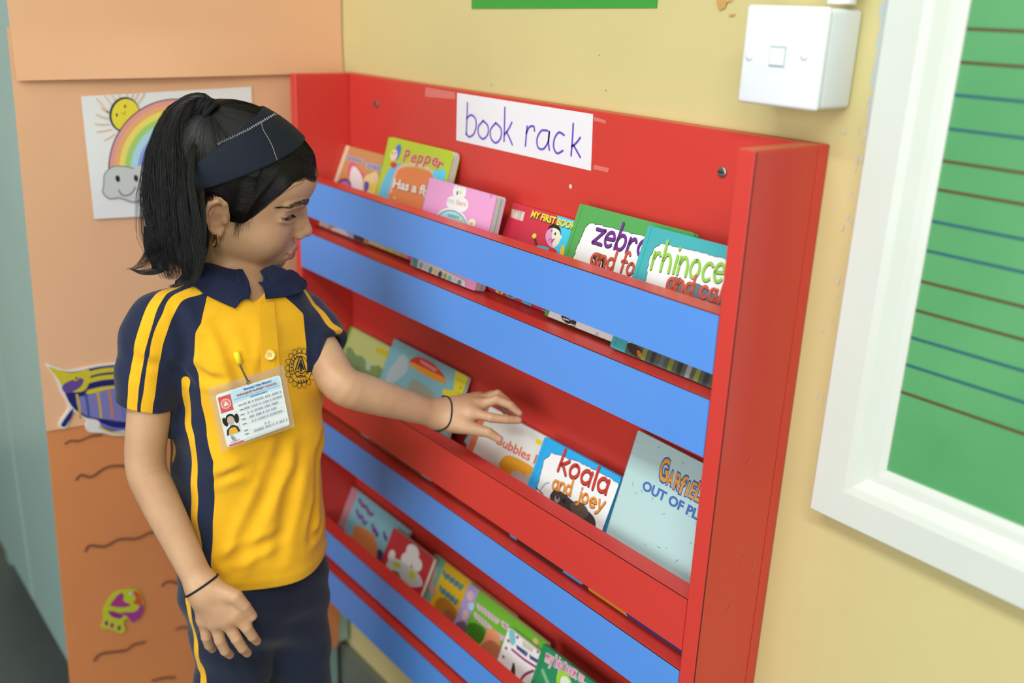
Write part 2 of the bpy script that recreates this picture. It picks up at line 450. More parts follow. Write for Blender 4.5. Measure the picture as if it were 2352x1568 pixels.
# fish cut-outs
def cutout(name, label, outline, x, th, m):
    ol = [on(px_, py_, 'X', x)[1:] for px_, py_ in catmull(outline, 4, True)]
    tv, tf = tess(ol); n = len(tv); from collections import Counter
    ec_ = Counter(tuple(sorted((f[i], f[(i + 1) % 3]))) for f in tf for i in range(3))
    V = [(x, p[0], p[1]) for p in tv] + [(x - th, p[0], p[1]) for p in tv]
    Fc = list(tf) + [tuple(i + n for i in f[::-1]) for f in tf]
    for f in tf:
        for i in range(3):
            e = (f[i], f[(i + 1) % 3])
            if ec_[tuple(sorted(e))] == 1: Fc.append((e[1], e[0], e[0] + n, e[1] + n))
    mb = MB(); mb.add(V, Fc, m); o = mb.build(name); tag(o, label, 'cutout'); return o
M_card = mat('white_card', (228, 228, 226), 0.5, 0.3)
fish = cutout('fish_cutout', 'paper fish cutout, yellow and violet striped, just left of the girl’s sleeve'.replace('’', "'"),
    [(105, 836), (130, 843), (160, 850), (205, 842), (240, 836), (300, 832), (345, 840), (360, 900), (345, 985), (300, 998), (262, 1000), (236, 994), (205, 992), (196, 980), (198, 966), (176, 948), (164, 948), (160, 968), (150, 984), (136, 980), (138, 966), (156, 940), (152, 920), (140, 900), (128, 868)], -0.0306, 0.0021, M_card)
S = px_sheet_X(-0.0306, 0.0003)
S.poly(catmull([S.uv(*p) for p in [(112, 843), (135, 849), (165, 854), (205, 846), (240, 840), (300, 836), (340, 845), (352, 900), (335, 975), (300, 985), (262, 990), (238, 985), (225, 965), (196, 958), (172, 940), (160, 925), (150, 905), (133, 868)]], 4, True), (40, 40, 110))
S.poly(catmull([S.uv(*p) for p in [(112, 843), (135, 849), (165, 856), (200, 848), (208, 858), (202, 885), (190, 898), (165, 900), (148, 895), (132, 868)]], 4, True), (212, 196, 52))
S.poly(catmull([S.uv(*p) for p in [(142, 890), (152, 878), (180, 868), (192, 872), (185, 888), (165, 900), (150, 902)]], 4, True), (104, 78, 150))
for yy in (848, 864, 890):
    S.stroke([(204, yy + 10), (235, yy + 3), (275, yy), (330, yy + 2)], 0.0075, (214, 198, 56), px=True)
S.poly(catmull([S.uv(*p) for p in [(176, 912), (200, 908), (255, 892), (320, 888), (345, 920), (335, 960), (290, 968), (240, 962), (200, 955), (180, 938)]], 4, True), (128, 126, 190))
for k, xx in enumerate((176, 196, 224, 250, 276, 300)):
    S.stroke([(xx, 906 - k * 3), (xx + 5, 930), (xx + 8, 958)], 0.0034, [(206, 176, 60), (60, 90, 160), (206, 176, 60), (206, 130, 70), (120, 110, 180), (206, 176, 60)][k], px=True)
S.poly(catmull([S.uv(*p) for p in [(140, 976), (145, 966), (160, 945), (168, 938), (164, 956), (152, 976), (146, 980)]], 4, True), (40, 44, 120))
S.stroke([(232, 974), (260, 984), (300, 986)], 0.004, (120, 120, 200), px=True); S.stroke([(228, 980), (256, 992), (296, 994)], 0.003, (212, 190, 60), px=True)
S.ell((174, 868), (6, 6), (214, 198, 40), px=True); S.ell((175, 868), (2.6, 3), (40, 40, 60), px=True)
S.build('printed_scales', fish)
fish2 = cutout('fish_cutout', 'small lime and magenta paper fish on the lowest orange paper', [(232, 1440), (238, 1420), (236, 1404), (246, 1380), (266, 1358), (290, 1353), (305, 1352), (318, 1356), (328, 1376), (330, 1400), (318, 1424), (306, 1428), (292, 1420), (284, 1430), (288, 1446), (278, 1455), (262, 1448), (246, 1444)], -0.0325, 0.0008, mat('lime_card', (190, 200, 50), 0.5, 0.3))
S = px_sheet_X(-0.0325, 0.0003)
for pts, c_ in [([(254, 1386), (275, 1362), (284, 1366), (284, 1380), (300, 1388), (286, 1394), (258, 1392)], (170, 60, 130)),
                ([(248, 1404), (262, 1404), (282, 1412), (276, 1420), (258, 1416)], (150, 50, 130)),
                ([(276, 1406), (310, 1404), (326, 1384), (329, 1402), (318, 1422), (304, 1428), (292, 1416)], (165, 60, 140)),
                ([(300, 1358), (316, 1358), (326, 1376), (324, 1390), (306, 1384), (312, 1372)], (206, 90, 60)),
                ([(240, 1428), (246, 1424), (248, 1434), (242, 1436)], (150, 60, 120)), ([(254, 1432), (260, 1430), (260, 1440), (254, 1440)], (150, 60, 120)), ([(270, 1438), (277, 1436), (276, 1446), (270, 1446)], (150, 60, 120))]:
    S.poly(catmull([S.uv(*p) for p in pts], 4, True), c_)
S.stroke([(250, 1400), (262, 1396), (280, 1404), (300, 1396)], 0.003, (196, 205, 50), px=True)
S.ell((302, 1362), (4.5, 4.5), (220, 224, 210), px=True); S.ell((303, 1362), (2, 2), (40, 40, 50), px=True)
S.build('printed_scales', fish2)

# ------------------------------------------------------------------ things on the yellow wall
M_green = mat('green_paper', (62, 160, 62), 0.5, 0.35, var=0.04)
V = [(0.318, -0.0015, 1.3048), (0.651, -0.0015, 1.3146), (0.651, -0.0015, 1.62), (0.318, -0.0015, 1.62)]
mb = MB(); mb.add(V + [(a, -0.0004, c) for a, _, c in V], [(0, 1, 2, 3), (7, 6, 5, 4), (0, 4, 5, 1), (1, 5, 6, 2), (2, 6, 7, 3), (3, 7, 4, 0)], M_green)
g_ = mb.build('green_poster'); tag(g_, 'green paper poster on the yellow wall, only its lower edge in view', 'poster')

# white data socket
M_pl = mat('white_plastic', (236, 243, 247), 0.28, 0.5)
X0, X1, Z0, Z1, YF = 0.8135, 0.9010, 1.2335, 1.3205, -0.054
sock = thing('data_socket', 'white surface-mounted data socket box on the yellow wall above the rack', 'socket', ((X0 + X1) / 2, 0, Z0))
b = MB(); b.box((X0 + 0.001, -0.046, Z0 + 0.001), (X1 - 0.001, -0.0006, Z1 - 0.001), M_pl, 0.004, 3); smooth_by_angle(b.build('back_box', sock))
b = MB(); b.box((X0, YF, Z0), (X1, -0.0465, Z1), M_pl, 0.0035, 3); fp = b.build('faceplate', sock); smooth_by_angle(fp)
for px_ in (1722, 1848):
    c = on(px_, 128, 'Y', YF)
    bm_ = bmesh.new(); bmesh.ops.create_uvsphere(bm_, u_segments=16, v_segments=10, radius=0.0042)
    for v in bm_.verts: v.co = Vector((c[0] + v.co.x, YF - 0.0004 + v.co.y * 0.45, c[2] + v.co.z))
    b = MB(); b.bm(bm_, M_pl); b.build('screw_cap', sock, True)
c = on(1786, 130, 'Y', YF)
M_slit = mat('socket_slit', (176, 186, 192), 0.5, 0.3)
b = MB()
b.box((c[0] - 0.0085, YF - 0.0006, c[2] - 0.009), (c[0] + 0.0085, YF - 0.0001, c[2] + 0.009), M_slit)
b.box((c[0] - 0.0078, YF - 0.0014, c[2] - 0.0074), (c[0] + 0.0078, YF - 0.0004, c[2] + 0.0074), M_pl, 0.0003, 1)
b.build('port_shutter', sock)
b = MB(); b.tube([(0.8905, -0.022, 1.3235), (0.8905, -0.022, 1.62)], 0.0125, M_pl, 16); o = b.build('cable_conduit', None, True); smooth_by_angle(o); tag(o, 'white cable conduit running up the wall from the data socket', 'conduit')

# framed green writing board
brd = thing('writing_board', 'green ruled writing board in a white wooden frame, right of the rack', 'board', (1.2, 0, 0.85))
M_fr = mat('white_gloss_paint', (216, 223, 214), 0.3, 0.5, bump=0.06, bscale=40, var=0.02, vscale=12)
mg = bpy.data.materials.new('green_ruled_board'); mg.use_nodes = True
nt = mg.node_tree; pb = nt.nodes['Principled BSDF']; pb.inputs['Roughness'].default_value = 0.42
tc = nt.nodes.new('ShaderNodeTexCoord'); n1 = nt.nodes.new('ShaderNodeTexNoise'); n1.inputs['Scale'].default_value = 7; n1.inputs['Detail'].default_value = 6
nt.links.new(tc.outputs['Object'], n1.inputs['Vector'])
cr = nt.nodes.new('ShaderNodeValToRGB'); cr.color_ramp.elements[0].position = 0.3; cr.color_ramp.elements[1].position = 0.75
cr.color_ramp.elements[0].color = lin((78, 156, 96)); cr.color_ramp.elements[1].color = lin((98, 172, 112))
nt.links.new(n1.outputs['Fac'], cr.inputs['Fac']); nt.links.new(cr.outputs['Color'], pb.inputs['Base Color'])
b = MB(); b.box((0.985, -0.008, 0.90), (1.80, -0.0015, 1.62), mg); pnl = b.build('board_panel', brd)
S = Sheet((0, -0.008, 0), (1, 0, 0), (0, 0, 1), 0.0003)
BR, BL = (96, 78, 52), (48, 104, 112)
rules = [(66, BR), (143, BR), (218, BL), (296, BL), (370, BR), (436, BR), (509, BL), (577, BL), (648, BR), (715, BR), (778, BL), (841, BL), (904, BR)]
for yy, c_ in rules:
    xx = 2225 - (2225 - 2064) * yy / 1000.0
    z = on(xx + 6, yy, 'Y', -0.008)[2]
    S.stroke([(0.99, z), (1.4, z), (1.79, z)], 0.0026, c_, curve=False)
S.build('ruled_lines', pnl)
def frame_bar(name, prof, a, bb, axis, mitre):
    """moulded bar: prof = (across, out) points; runs along axis"""
    V = []; n = len(prof)
    for k, e in enumerate((a, bb)):
        for (c_, o_) in prof:
            if axis == 'Z': V.append((c_, -o_, e + (mitre * (c_ - prof[0][0]) if k == 0 else 0)))
            else: V.append((e + (mitre * (c_ - prof[0][0]) if k == 0 else 0), -o_, c_))
    Fc = [(i, (i + 1) % n, n + (i + 1) % n, n + i) for i in range(n)] + [tuple(range(n)), tuple(range(n, 2 * n))[::-1]]
    bm2 = bmesh.new(); vs = [bm2.verts.new(v) for v in V]
    for f in Fc: bm2.faces.new([vs[i] for i in f])
    bmesh.ops.recalc_face_normals(bm2, faces=bm2.faces)
    mb = MB(); mb.bm(bm2, M_fr); return mb.build(name, brd)
xl, zb = 0.9335, 0.8480
pr = [(xl, 0.001), (xl, 0.020), (xl + 0.002, 0.022), (xl + 0.034, 0.022), (xl + 0.042, 0.020), (xl + 0.052, 0.013), (xl + 0.060, 0.012), (xl + 0.0665, 0.010), (xl + 0.0665, 0.001)]
frame_bar('frame_bar', pr, zb, 1.62, 'Z', 1.0)
pb_ = [(zb, 0.001), (zb, 0.020), (zb + 0.002, 0.022), (zb + 0.034, 0.022), (zb + 0.042, 0.020), (zb + 0.052, 0.013), (zb + 0.060, 0.012), (zb + 0.0665, 0.010), (zb + 0.0665, 0.001)]
frame_bar('frame_bar', pb_, xl, 1.82, 'X', 1.0)
# old plaster line beside the frame (paint worn off the wall): flakes
S = Sheet((0, 0, 0), (1, 0, 0), (0, 0, 1), 0.0004)
rr = random.Random(3)
W1 = []; z = 0.92
while z < 1.36:
    W1.append((xl - 0.0015 - max(0, z - 1.02) * 0.046 - rr.uniform(0.0, 0.004), z)); z += 0.006
S.poly([(xl + 0.002, 0.92)] + [(xl + 0.002, 1.36)] + W1[::-1], (188, 198, 198))
for i in range(26):
    u = xl - 0.012 - abs(rr.gauss(0, 0.010)); v = rr.uniform(0.95, 1.25)
    S.ell((u, v), (rr.uniform(0.0006, 0.0016), rr.uniform(0.001, 0.004)), (206, 204, 192), rot=rr.uniform(-20, 20), n=9)
for i in range(22):
    u = rr.uniform(0.05, 1.3); v = rr.uniform(0.66, 1.3)
    S.ell((u, v), (rr.uniform(0.0004, 0.0010), rr.uniform(0.0004, 0.0012)), (150, 126, 70), n=8)
S.poly([on(x, y, 'Y', 0)[[0, 2]] for x, y in [(1648, 0), (1690, 0), (1672, 6), (1668, 18), (1655, 24), (1650, 12)]], (206, 160, 96))
S.poly([on(x, y, 'Y', 0)[[0, 2]] for x, y in [(1675, 34), (1690, 31), (1692, 34), (1680, 38)]], (206, 160, 96))
wf = S.build('worn_paint', None) if False else None
wp = S.mb.build('trim_worn_paint'); structure(wp); wp.name = 'trim_1'
# ------------------------------------------------------------------ wall-hung book rack
def laminate(name, rgb):
    m = bpy.data.materials.new(name); m.use_nodes = True
    nt = m.node_tree; b = nt.nodes['Principled BSDF']
    tc = nt.nodes.new('ShaderNodeTexCoord')
    n1 = nt.nodes.new('ShaderNodeTexNoise'); n1.inputs['Scale'].default_value = 2.5; n1.inputs['Detail'].default_value = 4
    nt.links.new(tc.outputs['Object'], n1.inputs['Vector'])
    mr = nt.nodes.new('ShaderNodeMapRange'); mr.inputs['To Min'].default_value = 0.94; mr.inputs['To Max'].default_value = 1.06
    nt.links.new(n1.outputs['Fac'], mr.inputs['Value'])
    hs = nt.nodes.new('ShaderNodeHueSaturation'); hs.inputs['Color'].default_value = lin(rgb)
    nt.links.new(mr.outputs['Result'], hs.inputs['Value']); nt.links.new(hs.outputs['Color'], b.inputs['Base Color'])
    b.inputs['Roughness'].default_value = 0.34; b.inputs['Specular IOR Level'].default_value = 0.45
    n2 = nt.nodes.new('ShaderNodeTexNoise'); n2.inputs['Scale'].default_value = 900
    nt.links.new(tc.outputs['Object'], n2.inputs['Vector'])
    bp = nt.nodes.new('ShaderNodeBump'); bp.inputs['Strength'].default_value = 0.06; bp.inputs['Distance'].default_value = 0.0005
    nt.links.new(n2.outputs['Fac'], bp.inputs['Height']); nt.links.new(bp.outputs['Normal'], b.inputs['Normal'])
    return m
M_red = laminate('red_laminate', (212, 64, 56))
M_blue = laminate('blue_laminate', (90, 150, 234))
M_edge = mat('dark_laminate_edge', (70, 34, 30), 0.6, 0.3)
M_top = mat('worn_edge_band', (206, 106, 72), 0.5, 0.3)
YB, YF_, ZT = -0.0162, -0.1089, 1.2
XI0, XI1, XO = 0.0183, 0.8645, 0.8850
rack = thing('book_rack', 'red wall-hung book rack with blue and red front slats', 'book rack', (0.44, -0.05, 0.29))
b = MB(); b.box((0.0005, YB, 0.31), (XO - 0.0005, -0.001, ZT), M_red, 0.0008, 1); b.box((0.001, YB + 0.0005, ZT), (XO - 0.001, -0.001, ZT + 0.0006), M_top); bpnl = b.build('back_panel', rack)
b = MB(); b.box((0.0, YF_, 0.29), (XI0, YB - 0.0003, ZT), M_red, 0.0008, 1); b.build('side_panel', rack)
b = MB(); b.box((XI1, YF_, 0.29), (XO, YB - 0.0003, ZT), M_red, 0.0015, 2); b.box((XI1 + 0.001, YF_ + 0.001, ZT), (XO - 0.001, YB, ZT + 0.0006), M_top)
b.box((XO - 0.0016, YF_ + 0.0003, 0.291), (XO + 0.0001, YF_ + 0.0013, ZT - 0.001), M_edge)
sp = b.build('side_panel', rack)
b = MB(); b.box((XO - 0.002, YB, 0.29), (XO, -0.001, ZT), M_red, 0.0005, 1); b.build('edge_strip', rack)
SL = [(1.0467, 0.987, M_blue), (0.9618, 0.9001, M_blue), (0.7388, 0.6758, M_red), (0.6511, 0.5934, M_blue), (0.4472, 0.3979, M_blue), (0.3726, 0.3079, M_blue)]
for i, (zt, zb_, m) in enumerate(SL):
    b = MB()
    yb = -0.0845
    b.box((XI0 + 0.0002, YF_ + 0.001, zb_), (XI1 - 0.0002, yb, zt), M_red, 0.0005, 1)
    b.box((XI0 + 0.0002, YF_, zb_ + 0.0004), (XI1 - 0.0002, YF_ + 0.0012, zt - 0.0010), m)
    b.box((XI0 + 0.0002, YF_ + 0.0001, zt - 0.0012), (XI1 - 0.0002, YF_ + 0.0014, zt - 0.0003), M_edge)
    o = b.build('front_slat', rack); o['label'] = ('blue' if m is M_blue else 'red') + ' laminate front slat'
for zt, zb_, m in (SL[1], SL[3], SL[5]):
    b = MB(); b.box((XI0 + 0.0002, -0.0843, zt - 0.018), (XI1 - 0.0002, YB - 0.0003, zt), M_red); b.build('shelf_board', rack)
M_screw = mat('screw_metal', (150, 148, 144), 0.35, 0.5, metal=0.9)
for px_, py_ in ((865, 238), (1660, 395)):
    c = on(px_, py_, 'Y', YB)
    b = MB(); b.tube([(c[0], YB - 0.0003, c[2]), (c[0], YB - 0.0016, c[2]), (c[0], YB - 0.0024, c[2])], [0.0055, 0.0055, 0.004], M_screw, 18)
    b.box((c[0] - 0.004, YB - 0.0027, c[2] - 0.0006), (c[0] + 0.004, YB - 0.0023, c[2] + 0.0006), M_dark)
    b.build('screw', rack)
# old tape marks and scuffs on the red panel
M_tape = mat('old_tape', (222, 120, 112), 0.25, 0.5)
S = Sheet((0, YB, 0), (1, 0, 0), (0, 0, 1), 0.0003)
S.poly([(978, 200), (1046, 212), (1046, 228), (976, 222)], M_tape, px=True)
S.poly([(1364, 268), (1392, 276), (1392, 284), (1364, 277)], M_tape, px=True)
S.poly([(1366, 378), (1400, 386), (1396, 396), (1362, 388)], M_tape, px=True)
S.ell((1311, 428), (3.5, 5), (226, 214, 208), px=True, rot=-30)
for i in range(14):
    x, y = rr.uniform(1300, 1600), rr.uniform(380, 480)
    S.stroke([(x, y), (x + rr.uniform(-12, 12), y + rr.uniform(-3, 12))], 0.0004, (222, 96, 88), px=True, curve=False, keep=True)
S.build('tape_marks', bpnl)
S = Sheet((XO, 0, 0), (0, 1, 0), (0, 0, 1), 0.0003)
for a, b_ in [((1722, 1255), (1697, 1306)), ((1740, 1276), (1728, 1306)), ((1682, 1388), (1664, 1412)), ((1728, 1050), (1716, 1070))]:
    S.stroke([a, ((a[0] + b_[0]) / 2 - 3, (a[1] + b_[1]) / 2), b_], 0.0012, (214, 110, 96), px=True)
S.build('scuff_marks', sp)

# paper sign "book rack"
sg = thing('paper_sign', 'white paper sign hand-lettered book rack, taped to the top of the red rack', 'sign', (0.445, YB, 1.131))
b = MB()
Vs = [on(x, y, 'Y', YB - 0.0006) for x, y in ((1050, 213), (1362, 262), (1357, 392), (1048, 322))]
Vs2 = [v + np.array([0, 0.0004, 0]) for v in Vs]
b.add(Vs + Vs2, [(0, 3, 2, 1), (4, 5, 6, 7), (0, 1, 5, 4), (1, 2, 6, 5), (2, 3, 7, 6), (3, 0, 4, 7)], mat('sign_paper', (238, 238, 244), 0.5, 0.3))
b.build('paper', sg)
S = Sheet((0, YB - 0.0006, 0), (1, 0, 0), (0, 0, 1), 0.0003)
PU = (116, 84, 206)
def pstroke(pts, w=0.0028, c_=PU): S.stroke(pts, w, c_, px=True, keep=True)
pstroke([(1074, 236), (1073, 270), (1071, 309)]); pstroke([(1072, 272), (1082, 264), (1092, 272), (1094, 290), (1088, 308), (1077, 314), (1071, 305)])
def oval(cx, cy, rx, ry): pstroke([(cx, cy - ry), (cx - rx, cy - ry * .3), (cx - rx * .9, cy + ry * .55), (cx, cy + ry), (cx + rx * .95, cy + ry * .5), (cx + rx, cy - ry * .4), (cx, cy - ry)])
oval(1110, 298, 11, 21); oval(1139, 305, 12, 23)
pstroke([(1160, 247), (1159, 285), (1158, 324)]); pstroke([(1176, 281), (1168, 297), (1159, 309)]); pstroke([(1164, 303), (1171, 318), (1177, 332)])
pstroke([(1211, 290), (1209, 312), (1207, 335)]); pstroke([(1209, 306), (1216, 292), (1226, 290), (1228, 300)])
pstroke([(1258, 300), (1244, 300), (1234, 318), (1236, 338), (1248, 342), (1259, 326), (1262, 304)]); pstroke([(1262, 302), (1260, 326), (1262, 344)])
pstroke([(1296, 310), (1284, 304), (1274, 318), (1272, 338), (1280, 352), (1293, 346)])
pstroke([(1317, 284), (1315, 320), (1312, 357)]); pstroke([(1333, 316), (1324, 328), (1314, 336)]); pstroke([(1318, 334), (1326, 348), (1333, 361)])
S.build('lettering', sg)
# ------------------------------------------------------------------ picture books
Z1_, Z2_, Z3_ = 0.9618, 0.6511, 0.3726
GRP = {Z1_: 'picture books on the top shelf', Z2_: 'picture books on the middle shelf', Z3_: 'picture books on the bottom shelf'}
M_pages = mat('page_block', (226, 222, 206), 0.7, 0.2)
M_pages2 = mat('board_pages', (214, 222, 218), 0.6, 0.3)
class Book:
    def __init__(s, label, TL, TR, yb, z0, th, rgb, kind='hard', yt=-0.0170, u0=None, u1=None, v1=None, spine=None, rnd=0.004, pages=None, top_dip=None, tilt=0.0):
        sl = 0.28
        for _ in range(8):
            n = np.array([0, -1, sl]); n = n / np.linalg.norm(n)
            p = onplane(TL[0], TL[1], np.array([0, yb, z0]), n)
            zt = p[2]; sl = (yt - th - yb) / (zt - z0)
        s.sl = sl; s.th = th
        nn = math.hypot(1, sl)
        v0 = th * sl / nn * nn                     # lifts the back lower edge onto the shelf
        S = Sheet((0, yb, z0), (1, 0, 0), (0, sl, 1), 0.0003); S.mbt = MB()
        s.S = S
        a = S.uv(*TL); b = S.uv(*TR) if TR else (u1, a[1])
        s.u0 = a[0] if u0 is None else u0; s.u1 = b[0] if u1 is None else u1
        s.v0 = th * sl + 0.0002; s.v1 = a[1] if v1 is None else v1
        root = thing('picture_book', label, 'book', tuple(S.P(((s.u0 + s.u1) / 2, s.v0), -th / 2)), GRP[z0])
        s.root = root
        ct = 0.0022 if kind == 'hard' else (0.0008 if kind == 'paper' else 0.0012)
        m = mat('cover_%d_%d_%d' % tuple(rgb), rgb, 0.30, 0.45, bump=0.08 if kind == 'hard' else 0.0, bscale=700)
        msp = mat('cover_%d_%d_%d' % tuple(spine), spine, 0.32, 0.45) if spine else m
        def slab(mb, ua, ub, va, vb, za, zb, mt, r):
            r = min(r, (ub - ua) * 0.45, (vb - va) * 0.45); pts = []
            for (cx, cy, a0) in ((ub - r, va + r, -90), (ub - r, vb - r, 0), (ua + r, vb - r, 90), (ua + r, va + r, 180)):
                for i in range(5):
                    t = math.radians(a0 + 22.5 * i); pts.append((cx + r * math.cos(t), cy + r * math.sin(t)))
            if top_dip:
                pts = [(p[0], p[1] - top_dip(p[0]) if p[1] > (va + vb) / 2 else p[1]) for p in pts]
            n = len(pts); V = [S.P(p, zb) for p in pts] + [S.P(p, za) for p in pts]
            F = [tuple(range(n)), tuple(range(n, 2 * n))[::-1]] + [(i, n + i, n + (i + 1) % n, (i + 1) % n) for i in range(n)]
            mb.add(V, F, mt)
        mb = MB()
        slab(mb, s.u0, s.u1, s.v0, s.v1, -ct, 0, m, rnd); slab(mb, s.u0, s.u1, s.v0, s.v1, -th, -th + ct, m, rnd)
        slab(mb, s.u0, s.u0 + ct * 1.2, s.v0 + 0.001, s.v1 - 0.001, -th, 0.0, msp, 0.0004)
        if kind == 'hard':                          # groove beside the spine
            slab(mb, s.u0 + 0.0002, s.u0 + 0.006, s.v0 + 0.0004, s.v1 - 0.0004, -0.001, 0.0007, m, 0.002)
        s.cover = mb.build('cover', root)
        mb = MB(); g = 0.0025 if kind == 'hard' else 0.0004
        slab(mb, s.u0 + ct * 1.3, s.u1 - g, s.v0 + g, s.v1 - g, -th + ct + 0.0001, -ct - 0.0001, pages or M_pages, rnd * 0.6)
        mb.build('pages', root)
        S.clip = (s.u0 + 0.0003, s.u1 - 0.0003, s.v0 + 0.0003, s.v1 - 0.0003)
        if kind == 'hard': S.clip = (s.u0 + 0.0062, s.u1 - 0.0003, s.v0 + 0.0003, s.v1 - 0.0003)
    def done(s):
        s.S.build('cover_illustration', s.root)
        if s.S.mbt.F: s.S.mbt.build('title_lettering', s.root)
def squig(S, p0, p1, amp, w, rgb, n=7, px=True):
    """blurred, unreadable line of print as a wavy stroke"""
    pts = []
    for i in range(2 * n + 1):
        t = i / (2 * n); x = p0[0] + (p1[0] - p0[0]) * t; y = p0[1] + (p1[1] - p0[1]) * t
        pts.append((x, y + (amp if i % 2 else -amp)))
    S.stroke(pts, w, rgb, px=px)
def cpoly(S, pts, rgb, n=4): S.poly([tuple(p) for p in catmull([S.uv(*q) for q in pts], n, True)], rgb)
W_ = (236, 240, 240)

# ---- top shelf
B = Book('tan picture book with a cream spine, leftmost on the top shelf', (783, 330), None, -0.078, Z1_, 0.007, (204, 152, 98), 'paper', u0=0.0192, u1=0.168, spine=(226, 206, 170))
S = B.S
S.poly([(B.u0, B.v0), (B.u0 + 0.012, B.v0), (B.u0 + 0.012, B.v1), (B.u0, B.v1)], (228, 208, 172))
squig(S, (797, 362), (835, 371), 4, 0.0055, (184, 172, 190), 6); squig(S, (842, 380), (880, 389), 5, 0.006, (176, 174, 204), 5)
cpoly(S, [(800, 405), (803, 378), (812, 373), (832, 395), (840, 405), (822, 410)], (224, 104, 124))
cpoly(S, [(802, 430), (806, 392), (815, 382), (830, 402), (834, 430), (826, 470), (800, 470)], (232, 230, 232))
S.ell((790, 428), (18, 20), (126, 70, 128), px=True); S.ell((791, 430), (13, 15), (184, 128, 184), px=True)
cpoly(S, [(836, 412), (850, 400), (866, 396), (874, 430), (872, 470), (840, 470)], (232, 208, 150)); cpoly(S, [(838, 418), (848, 420), (846, 436), (838, 440)], (92, 84, 166))
S.ell((864, 410), (7, 8), (232, 196, 176), px=True); cpoly(S, [(850, 424), (866, 420), (868, 440), (850, 440)], (222, 202, 96))
S.ell((748, 522), (9, 12), (206, 200, 200), px=True); cpoly(S, [(763, 524), (790, 528), (806, 545), (800, 562), (765, 548)], (226, 230, 236)); cpoly(S, [(800, 536), (812, 540), (812, 566), (800, 560)], (170, 190, 226))
S.poly([(814, 538), (836, 545), (836, 572), (812, 564)], (52, 40, 46), px=True)
B.done()

B = Book('lime green board book with an orange panel, tallest on the top shelf', (893, 313), (1046, 339), -0.0745, Z1_, 0.012, (184, 210, 58), 'board', rnd=0.010, pages=M_pages2)
S = B.S
cpoly(S, [(884, 480), (870, 448), (890, 395), (908, 378), (922, 378), (905, 420), (892, 480)], (108, 196, 236))
cpoly(S, [(890, 480), (893, 446), (905, 408), (915, 388), (952, 385), (990, 396), (1003, 412), (1004, 480), (985, 560), (885, 560)], (228, 138, 84))
S.stroke([(898, 440), (906, 406), (919, 384), (950, 378), (985, 388), (1000, 405)], 0.0045, (238, 190, 170), px=True)
cpoly(S, [(995, 394), (1022, 390), (1020, 415), (1000, 412)], (96, 212, 244))
S.ell((913, 350), (7, 20), (84, 122, 214), px=True, rot=-8); S.ell((905, 356), (8.5, 14), (240, 220, 190), px=True, rot=-8); S.ell((902, 350), (3.5, 5), (236, 214, 110), px=True)
cpoly(S, [(897, 376), (904, 372), (912, 376), (908, 386), (900, 384)], (214, 66, 66))
for x in (902, 909): S.ell((x, 352), (1.2, 1.8), (40, 40, 60), px=True)
S.clip = (B.u0, B.u1 - 0.006, B.v0, B.v1)
for ch, (x0, y0), (x1, y1) in [('P', (924, 372), (938, 373)), ('e', (942, 373), (955, 373.5)), ('p', (957, 373.5), (970, 375)), ('p', (973, 374), (987, 378)), ('e', (990, 377), (1003, 382)), ('r', (1001, 384), (1013, 393))]:
    for dx, c_, bo in ((0.0, (240, 200, 190), 0.045), (0.0, (206, 62, 78), 0.012)): S.text(ch, (x0, y0), (x1, y1), 0.024 if ch != 'P' else 0.026, c_, px=True, bold=bo, slant=0.15)
S.text('Has a fight', (903, 431), (1011, 456), 0.0185, (150, 78, 44), px=True, bold=0.05); S.text('Has a fight', (902, 430), (1010, 455), 0.0185, (234, 232, 222), px=True, bold=0.035)
S.clip = (B.u0, B.u1, B.v0, B.v1)
for k, (x, c_) in enumerate([(838, (140, 200, 40)), (848, (216, 208, 160)), (862, (214, 222, 96)), (876, (214, 208, 176)), (892, (222, 226, 106)), (908, (216, 206, 160)), (924, (230, 176, 130)), (938, (214, 110, 170))]):
    y = 548 + (x - 838) * 0.42; S.poly([(x, y - 6), (x + 15, y), (x + 14, y + 36), (x - 1, y + 30)], c_, px=True)
S.ell((908, 455), (3, 4), (230, 206, 96), px=True)
B.done()

B = Book('pink board book with a white cloud badge, leaning on the lime green book', (985.5, 407), (1144, 439), -0.0905, Z1_, 0.016, (232, 164, 214), 'board', yt=-0.0430, rnd=0.004, pages=mat('board_pages_blue', (206, 222, 224), 0.6, 0.3))
S = B.S
for c_, r_ in (((1056, 440), (16, 20)), ((1044, 467), (20, 17)), ((1062, 470), (15, 17))): S.ell(c_, r_, W_, px=True)
S.ell((1036, 518), (42, 42), W_, px=True); S.ell((1036, 519), (39, 38), (90, 160, 176), px=True); S.ell((1036, 521), (37.5, 37), (186, 228, 240), px=True)
S.ell((1051, 443), (2, 5), (110, 120, 130), px=True); S.ell((1058, 442), (3, 4), (222, 230, 120), px=True); S.stroke([(1046, 432), (1056, 427), (1064, 434)], 0.0012, (210, 212, 208), px=True)
S.text('LITTLE', (1026, 465), (1043, 468), 0.007, (150, 190, 206), px=True); S.text('Stars', (1047, 469), (1070, 474), 0.009, (226, 140, 120), px=True)
squig(S, (1030, 494), (1055, 500), 2.2, 0.003, (110, 196, 208), 4); S.ell((1085, 512), (9, 10), W_, px=True); S.ell((1084, 514), (4, 4), (226, 206, 50), px=True); S.ell((1051, 503), (3, 2.5), (232, 212, 60), px=True); S.ell((1061, 506), (3, 2.5), (232, 212, 60), px=True)
S.stroke([(1126, 446), (1130, 449), (1127, 454)], 0.0008, (150, 110, 150), px=True)
pts = [(950, 585), (972, 594), (1070, 645), (1070, 690), (1000, 660), (945, 630)]
S.poly(pts, (226, 228, 224), px=True)
